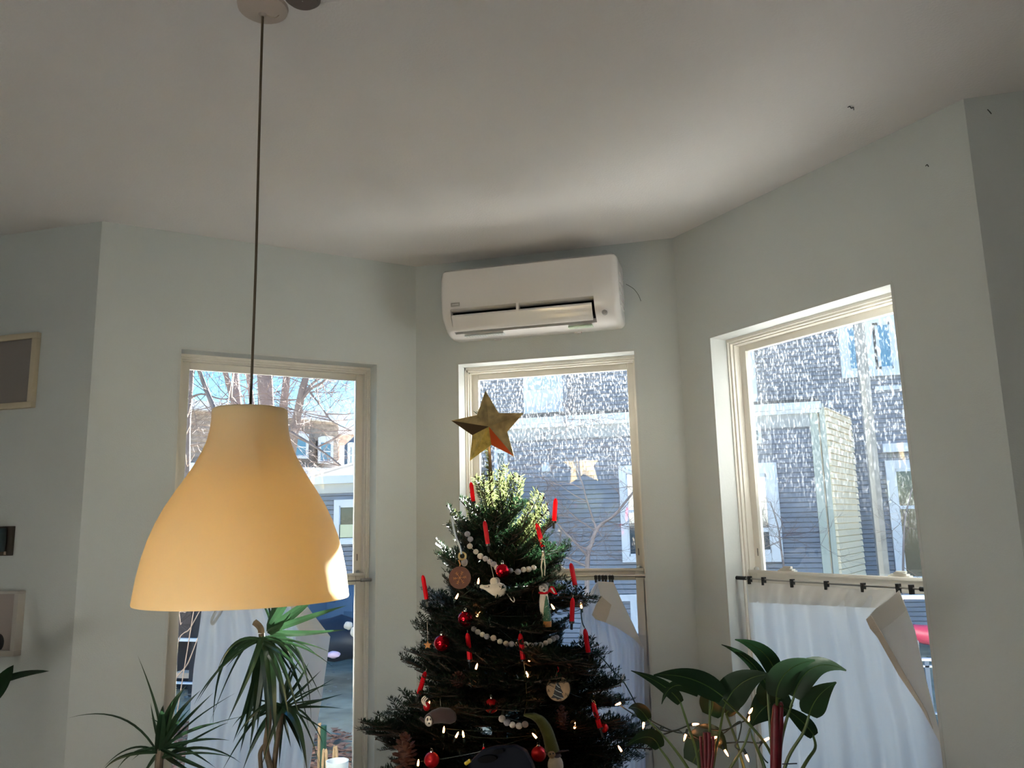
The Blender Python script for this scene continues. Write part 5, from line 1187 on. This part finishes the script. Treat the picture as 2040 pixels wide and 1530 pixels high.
tree_out('small bare tree before the grey clapboard wall in the middle window', [
    [(1168, 1420, 6, 0), (1170, 1130, 5, 0), (1178, 1085, 4.2, 0), (1192, 1050, 3.2, 0), (1225, 1025, 2.6, 0), (1262, 980, 2, 0), (1290, 950, 1.2, 0)],
    [(1172, 1110, 3, 0), (1150, 1085, 2.4, -.1), (1125, 1060, 1.8, -.1), (1100, 1030, 1.3, -.2)],
    [(1190, 1060, 2.4, 0), (1170, 1000, 1.8, 0), (1155, 950, 1.3, 0), (1120, 900, 1, 0), (1100, 860, .7, 0)],
    [(1168, 1128, 2.6, 0), (1130, 1112, 2, 0), (1095, 1108, 1.5, 0)],
    [(1130, 895, 1, 0), (1128, 850, .9, 0), (1140, 790, .7, 0), (1120, 740, .6, 0)]], 8.5, 51, 8, .45, 3, .005)
tree_out('thin bare shrub branches against the lower right house window', [
    [(1590, 1300, 3, 0), (1560, 1120, 2.2, 0), (1550, 1050, 1.4, 0), (1535, 1000, 1, 0)], [(1800, 1300, 3, .3), (1800, 1080, 2, .3), (1810, 1000, 1.3, .3), (1830, 940, .8, .3)], [(1560, 1110, 1.3, 0), (1552, 1070, 1, 0), (1560, 1040, .7, 0)]], 9.5, 71, 8, .40, 3, .004, 'bare_shrub')
# sunlit near branches by the left window
nb_ = thing('bare_shrub', 'pale sunlit shoots of a leafless shrub just outside the left window', 'shrub')
for pts in (((335, 1400, 1.7), (375, 1320, 1.4), (405, 1240, 1)), ((345, 1320, 1.4), (380, 1250, 1.1), (410, 1195, .8)), ((340, 1270, 1.2), (375, 1215, .9), (400, 1150, .7)), ((345, 1250, .9), (352, 1230, .7), (354, 1226, .6)), ((350, 1262, 1), (360, 1245, .8), (362, 1240, .8)), ((362, 860, 1.2), (374, 832, 1), (380, 808, .8)), ((352, 930, 1.4), (366, 880, 1.1), (378, 850, .9)), ((452, 815, .9), (462, 792, 1), (470, 800, .6)), ((360, 960, 1), (374, 930, .8), (388, 905, .6))):
    P_ = [Vector((at(322, 1300, 4.6).x, 4.6, GZ))]+[at(u, v, 4.6) for u, v, r in pts]; MB().tube(smoothpath(P_, 5), [float(np.interp(i/5, range(4), [1.3*pxm(P_[1])]+[r*.9*pxm(P_[1]) for _, _, r in pts])) for i in range(16)], 5).build('shoot', mat('pale_twig', (.22, .16, .13), .8) if 'pale_twig' not in bpy.data.materials else bpy.data.materials['pale_twig'], nb_, smooth=True)

# left garden: dark shed with white rails, tarp, junk, stakes
sh = thing('garden_shed', 'dark open shed with two white rails behind the left window, below the lamp shade', 'shed')
FS = Frame(Vector((0, 9.5, 0)), Vector((1, 0, 0)), Vector((0, 1, 0)))
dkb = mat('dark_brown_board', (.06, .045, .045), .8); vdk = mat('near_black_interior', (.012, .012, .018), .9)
def sbox(F, u0, v0, u1, v1, t0, t1, nm, m, par, bevel=0):
    a, b = F.inv(F.px(u0, v0, t0)), F.inv(F.px(u1, v1, t0)); return MB().box(min(a[0], b[0]), max(a[0], b[0]), t0, t1, min(a[2], b[2]), max(a[2], b[2]), F).build(nm, m, par, bevel=bevel)
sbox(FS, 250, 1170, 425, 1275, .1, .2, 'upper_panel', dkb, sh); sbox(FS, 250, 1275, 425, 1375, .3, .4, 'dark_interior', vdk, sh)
sbox(FS, 385, 1150, 396, 1390, .0, .1, 'post', vdk, sh); sbox(FS, 250, 1270, 425, 1279, -.06, 0, 'rail', trimw, sh); sbox(FS, 250, 1356, 425, 1365, -.06, 0, 'rail', trimw, sh)
sbox(FS, 345, 1340, 390, 1352, .05, .25, 'cardboard_box', M['felt_taupe'], sh)
sbox(FS, 250, 1150, 425, 1172, 0, 2.0, 'roof_slab', vdk, sh)
tp = thing('tarpaulin', 'blue tarpaulin stretched above dark junk, lower right of the left window', 'tarpaulin')
FT = Frame(Vector((0, 11.2, 0)), Vector((1, 0, 0)), Vector((0, 1, 0)))
mb = MB(); vs = []; 
for i in range(9):
    for j in range(7):
        p = FT.px(600+i*17, 1150+j*17, .1*math.sin(i*1.3+j)); vs.append(p)
mb.add(vs+[q+Vector((0, .02, 0)) for q in vs], [(i*7+j, i*7+j+1, (i+1)*7+j+1, (i+1)*7+j) for i in range(8) for j in range(6)]+[(63+i*7+j, 63+i*7+j+1, 63+(i+1)*7+j+1, 63+(i+1)*7+j) for i in range(8) for j in range(6)]).build('sheet', mat('blue_tarp', (.045, .10, .20), .5), tp, smooth=True)
def lump(name, label, cat, u, v, y, rpx, m, s3=(1, 1, .8), seed=0, group=None):
    c = at(u, v, y); r = rpx*pxm(c); mb = MB(); mb.ball((0, 0, 0), r, 14, s3)
    mb.v = [tuple(Vector(q)*(1+.22*noise.noise(Vector(q)/r*1.6+Vector((seed, 0, 0))))) for q in mb.v]
    o = mb.build(name, m, smooth=True); o.location = (c.x, c.y, max(c.z, GZ+r*s3[2]*.9)); return tag(o, label, cat, group)
lump('junk_heap', 'dark heap of covered junk under the blue tarpaulin', 'heap', 680, 1272, 10.6, 58, mat('black_cover_sheet', (.015, .018, .03), .5), (1.3, .8, .75), 1)
lump('white_bundle', 'rounded white bundle on the dark junk heap', 'bundle', 694, 1246, 10.25, 9, M['felt_white'], (1, 1, .9), 2)
lump('white_bundle', 'torn white bundle slightly lower at the edge of the dark junk heap', 'bundle', 708, 1258, 10.2, 11, M['felt_white'], (1, 1, .9), 3)
lump('pink_cushion', 'small pale pink cushion lying at the foot of the dark junk heap', 'cushion', 664, 1304, 9.7, 11, mat('pale_pink_cloth', (.70, .50, .62), .8), (1.2, 1, .6), 4)
sk = thing('garden_stake', 'dark green striped garden stake with a pale cane, lower right of the left window', 'stake')
a = at(645, 1445, 5.6); MB().tube([(a.x, a.y, GZ-.1), (a.x, a.y, a.z)], .022, 8).build('green_stake', mat('dark_green_paint', (.01, .05, .03), .5), sk, smooth=True)
a = at(637, 1440, 5.65); MB().tube([(a.x, a.y, GZ-.1), (a.x, a.y, a.z)], .013, 8).build('cane', M['wood_light'], sk, smooth=True)
hp = thing('garden_hoops', 'pale bent garden hoops in the leaf litter beside the green stake', 'hoop')
for u0, u1, vt in ((638, 656, 1498), (660, 676, 1490)):
    a, b, c = at(u0, 1545, 5.0), at((u0+u1)/2, vt, 5.0), at(u1, 1545, 5.0); MB().tube(smoothpath([(a.x, a.y, GZ), tuple(a.lerp(b, .6)), tuple(b), tuple(c.lerp(b, .6)), (c.x, c.y, GZ)]), .010, 7).build('hoop', M['wood_light'], hp, smooth=True)
bk = thing('bucket', 'white bucket standing in the leaf litter at the bottom of the left window', 'bucket')
c = at(672, 1522, 4.8); MB().lathe([(.001, 0), (.055, 0), (.065, .16), (.07, .16), (.062, .02), (.001, .02)], 20, Matrix.Translation((c.x, c.y, max(GZ, c.z-.14)))).build('pail', M['reveal'], bk, smooth=True)
bk_off = c.z-.14-GZ
if bk_off > .02: MB().box(c.x-.07, c.x+.07, c.y-.07, c.y+.07, GZ-.02, c.z-.14).build('block', M['felt_grey'], bk)

# right garden: post standing in for a pane reflection, deck rails, pink kayak
po = thing('reflection_post', 'grey upright post standing in for a reflection in the right window', 'post')
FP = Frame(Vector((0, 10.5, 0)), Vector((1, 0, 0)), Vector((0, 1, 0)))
pm = mat('grey_reflection', (.27, .26, .25), .85, var=.2, vscale=6)
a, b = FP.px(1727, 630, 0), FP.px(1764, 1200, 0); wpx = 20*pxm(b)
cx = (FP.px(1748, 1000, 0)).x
MB().box(cx-wpx/2, cx+wpx/2, 0, wpx, GZ, 4.6, FP).build('reflection_shaft', pm, po, bevel=.01)
MB().box(cx-wpx*.5, cx-wpx*.05, -.012, 0, GZ, 3.2, FP).build('reflection_strip', mat('beige_reflection', (.36, .33, .29), .8), po)
dk = thing('deck_railing', 'white deck railing glimpsed beside the right curtain', 'railing')
FD = Frame(Vector((0, 8.0, 0)), Vector((1, 0, 0)), Vector((0, 1, 0)))
for v0, v1 in ((1311, 1320), (1325, 1333), (1419, 1428), (1186, 1194)): sbox(FD, 1780, v0, 2000, v1, 0, .06, 'rail', trimw, dk)
for u in (1795, 1822, 1845, 1880, 1920): a = FD.px(u, 1316, .02); MB().box(a.x-.018, a.x+.018, .0, .04, GZ, a.z, FD).build('baluster', siding2, dk)
ky = thing('kayak', 'red kayak stored behind the white deck railing, glimpsed beside the right curtain', 'kayak')
sp = [(1795, 1246, 2), (1812, 1256, 14), (1840, 1264, 19), (1875, 1266, 20), (1920, 1262, 16), (1960, 1250, 3)]
P_ = [at(u, v, 8.6) for u, v, r in sp]; MB().tube(smoothpath(P_, 4), [float(np.interp(i/4, range(6), [r*pxm(p) for (_, _, r), p in zip(sp, P_)])) for i in range(21)], 14).build('hull', mat('faded_red_plastic', (.50, .05, .10), .4), ky, smooth=True)
for k in (1, 4):
    a = P_[k]; MB().box(a.x-.05, a.x+.05, 8.5, 8.75, GZ, a.z-.08).build('rack_leg', M['felt_grey'], ky)

# ------------------------------------------------------------------ tidy: put every grouping empty at the base of what it holds
bpy.context.view_layer.update()
for o in [q for q in sc.objects if q.type == 'EMPTY' and q.parent is None and q.children and q.location.length < 1e-6]:
    ps = []
    for c in o.children:
        for k in c.bound_box: ps.append(c.matrix_world @ Vector(k))
    lo = Vector((min(p.x for p in ps), min(p.y for p in ps), min(p.z for p in ps))); hi = Vector((max(p.x for p in ps), max(p.y for p in ps), 0))
    b = Vector(((lo.x+hi.x)/2, (lo.y+hi.y)/2, lo.z)); o.location = b
    for c in o.children: c.location = c.location - b
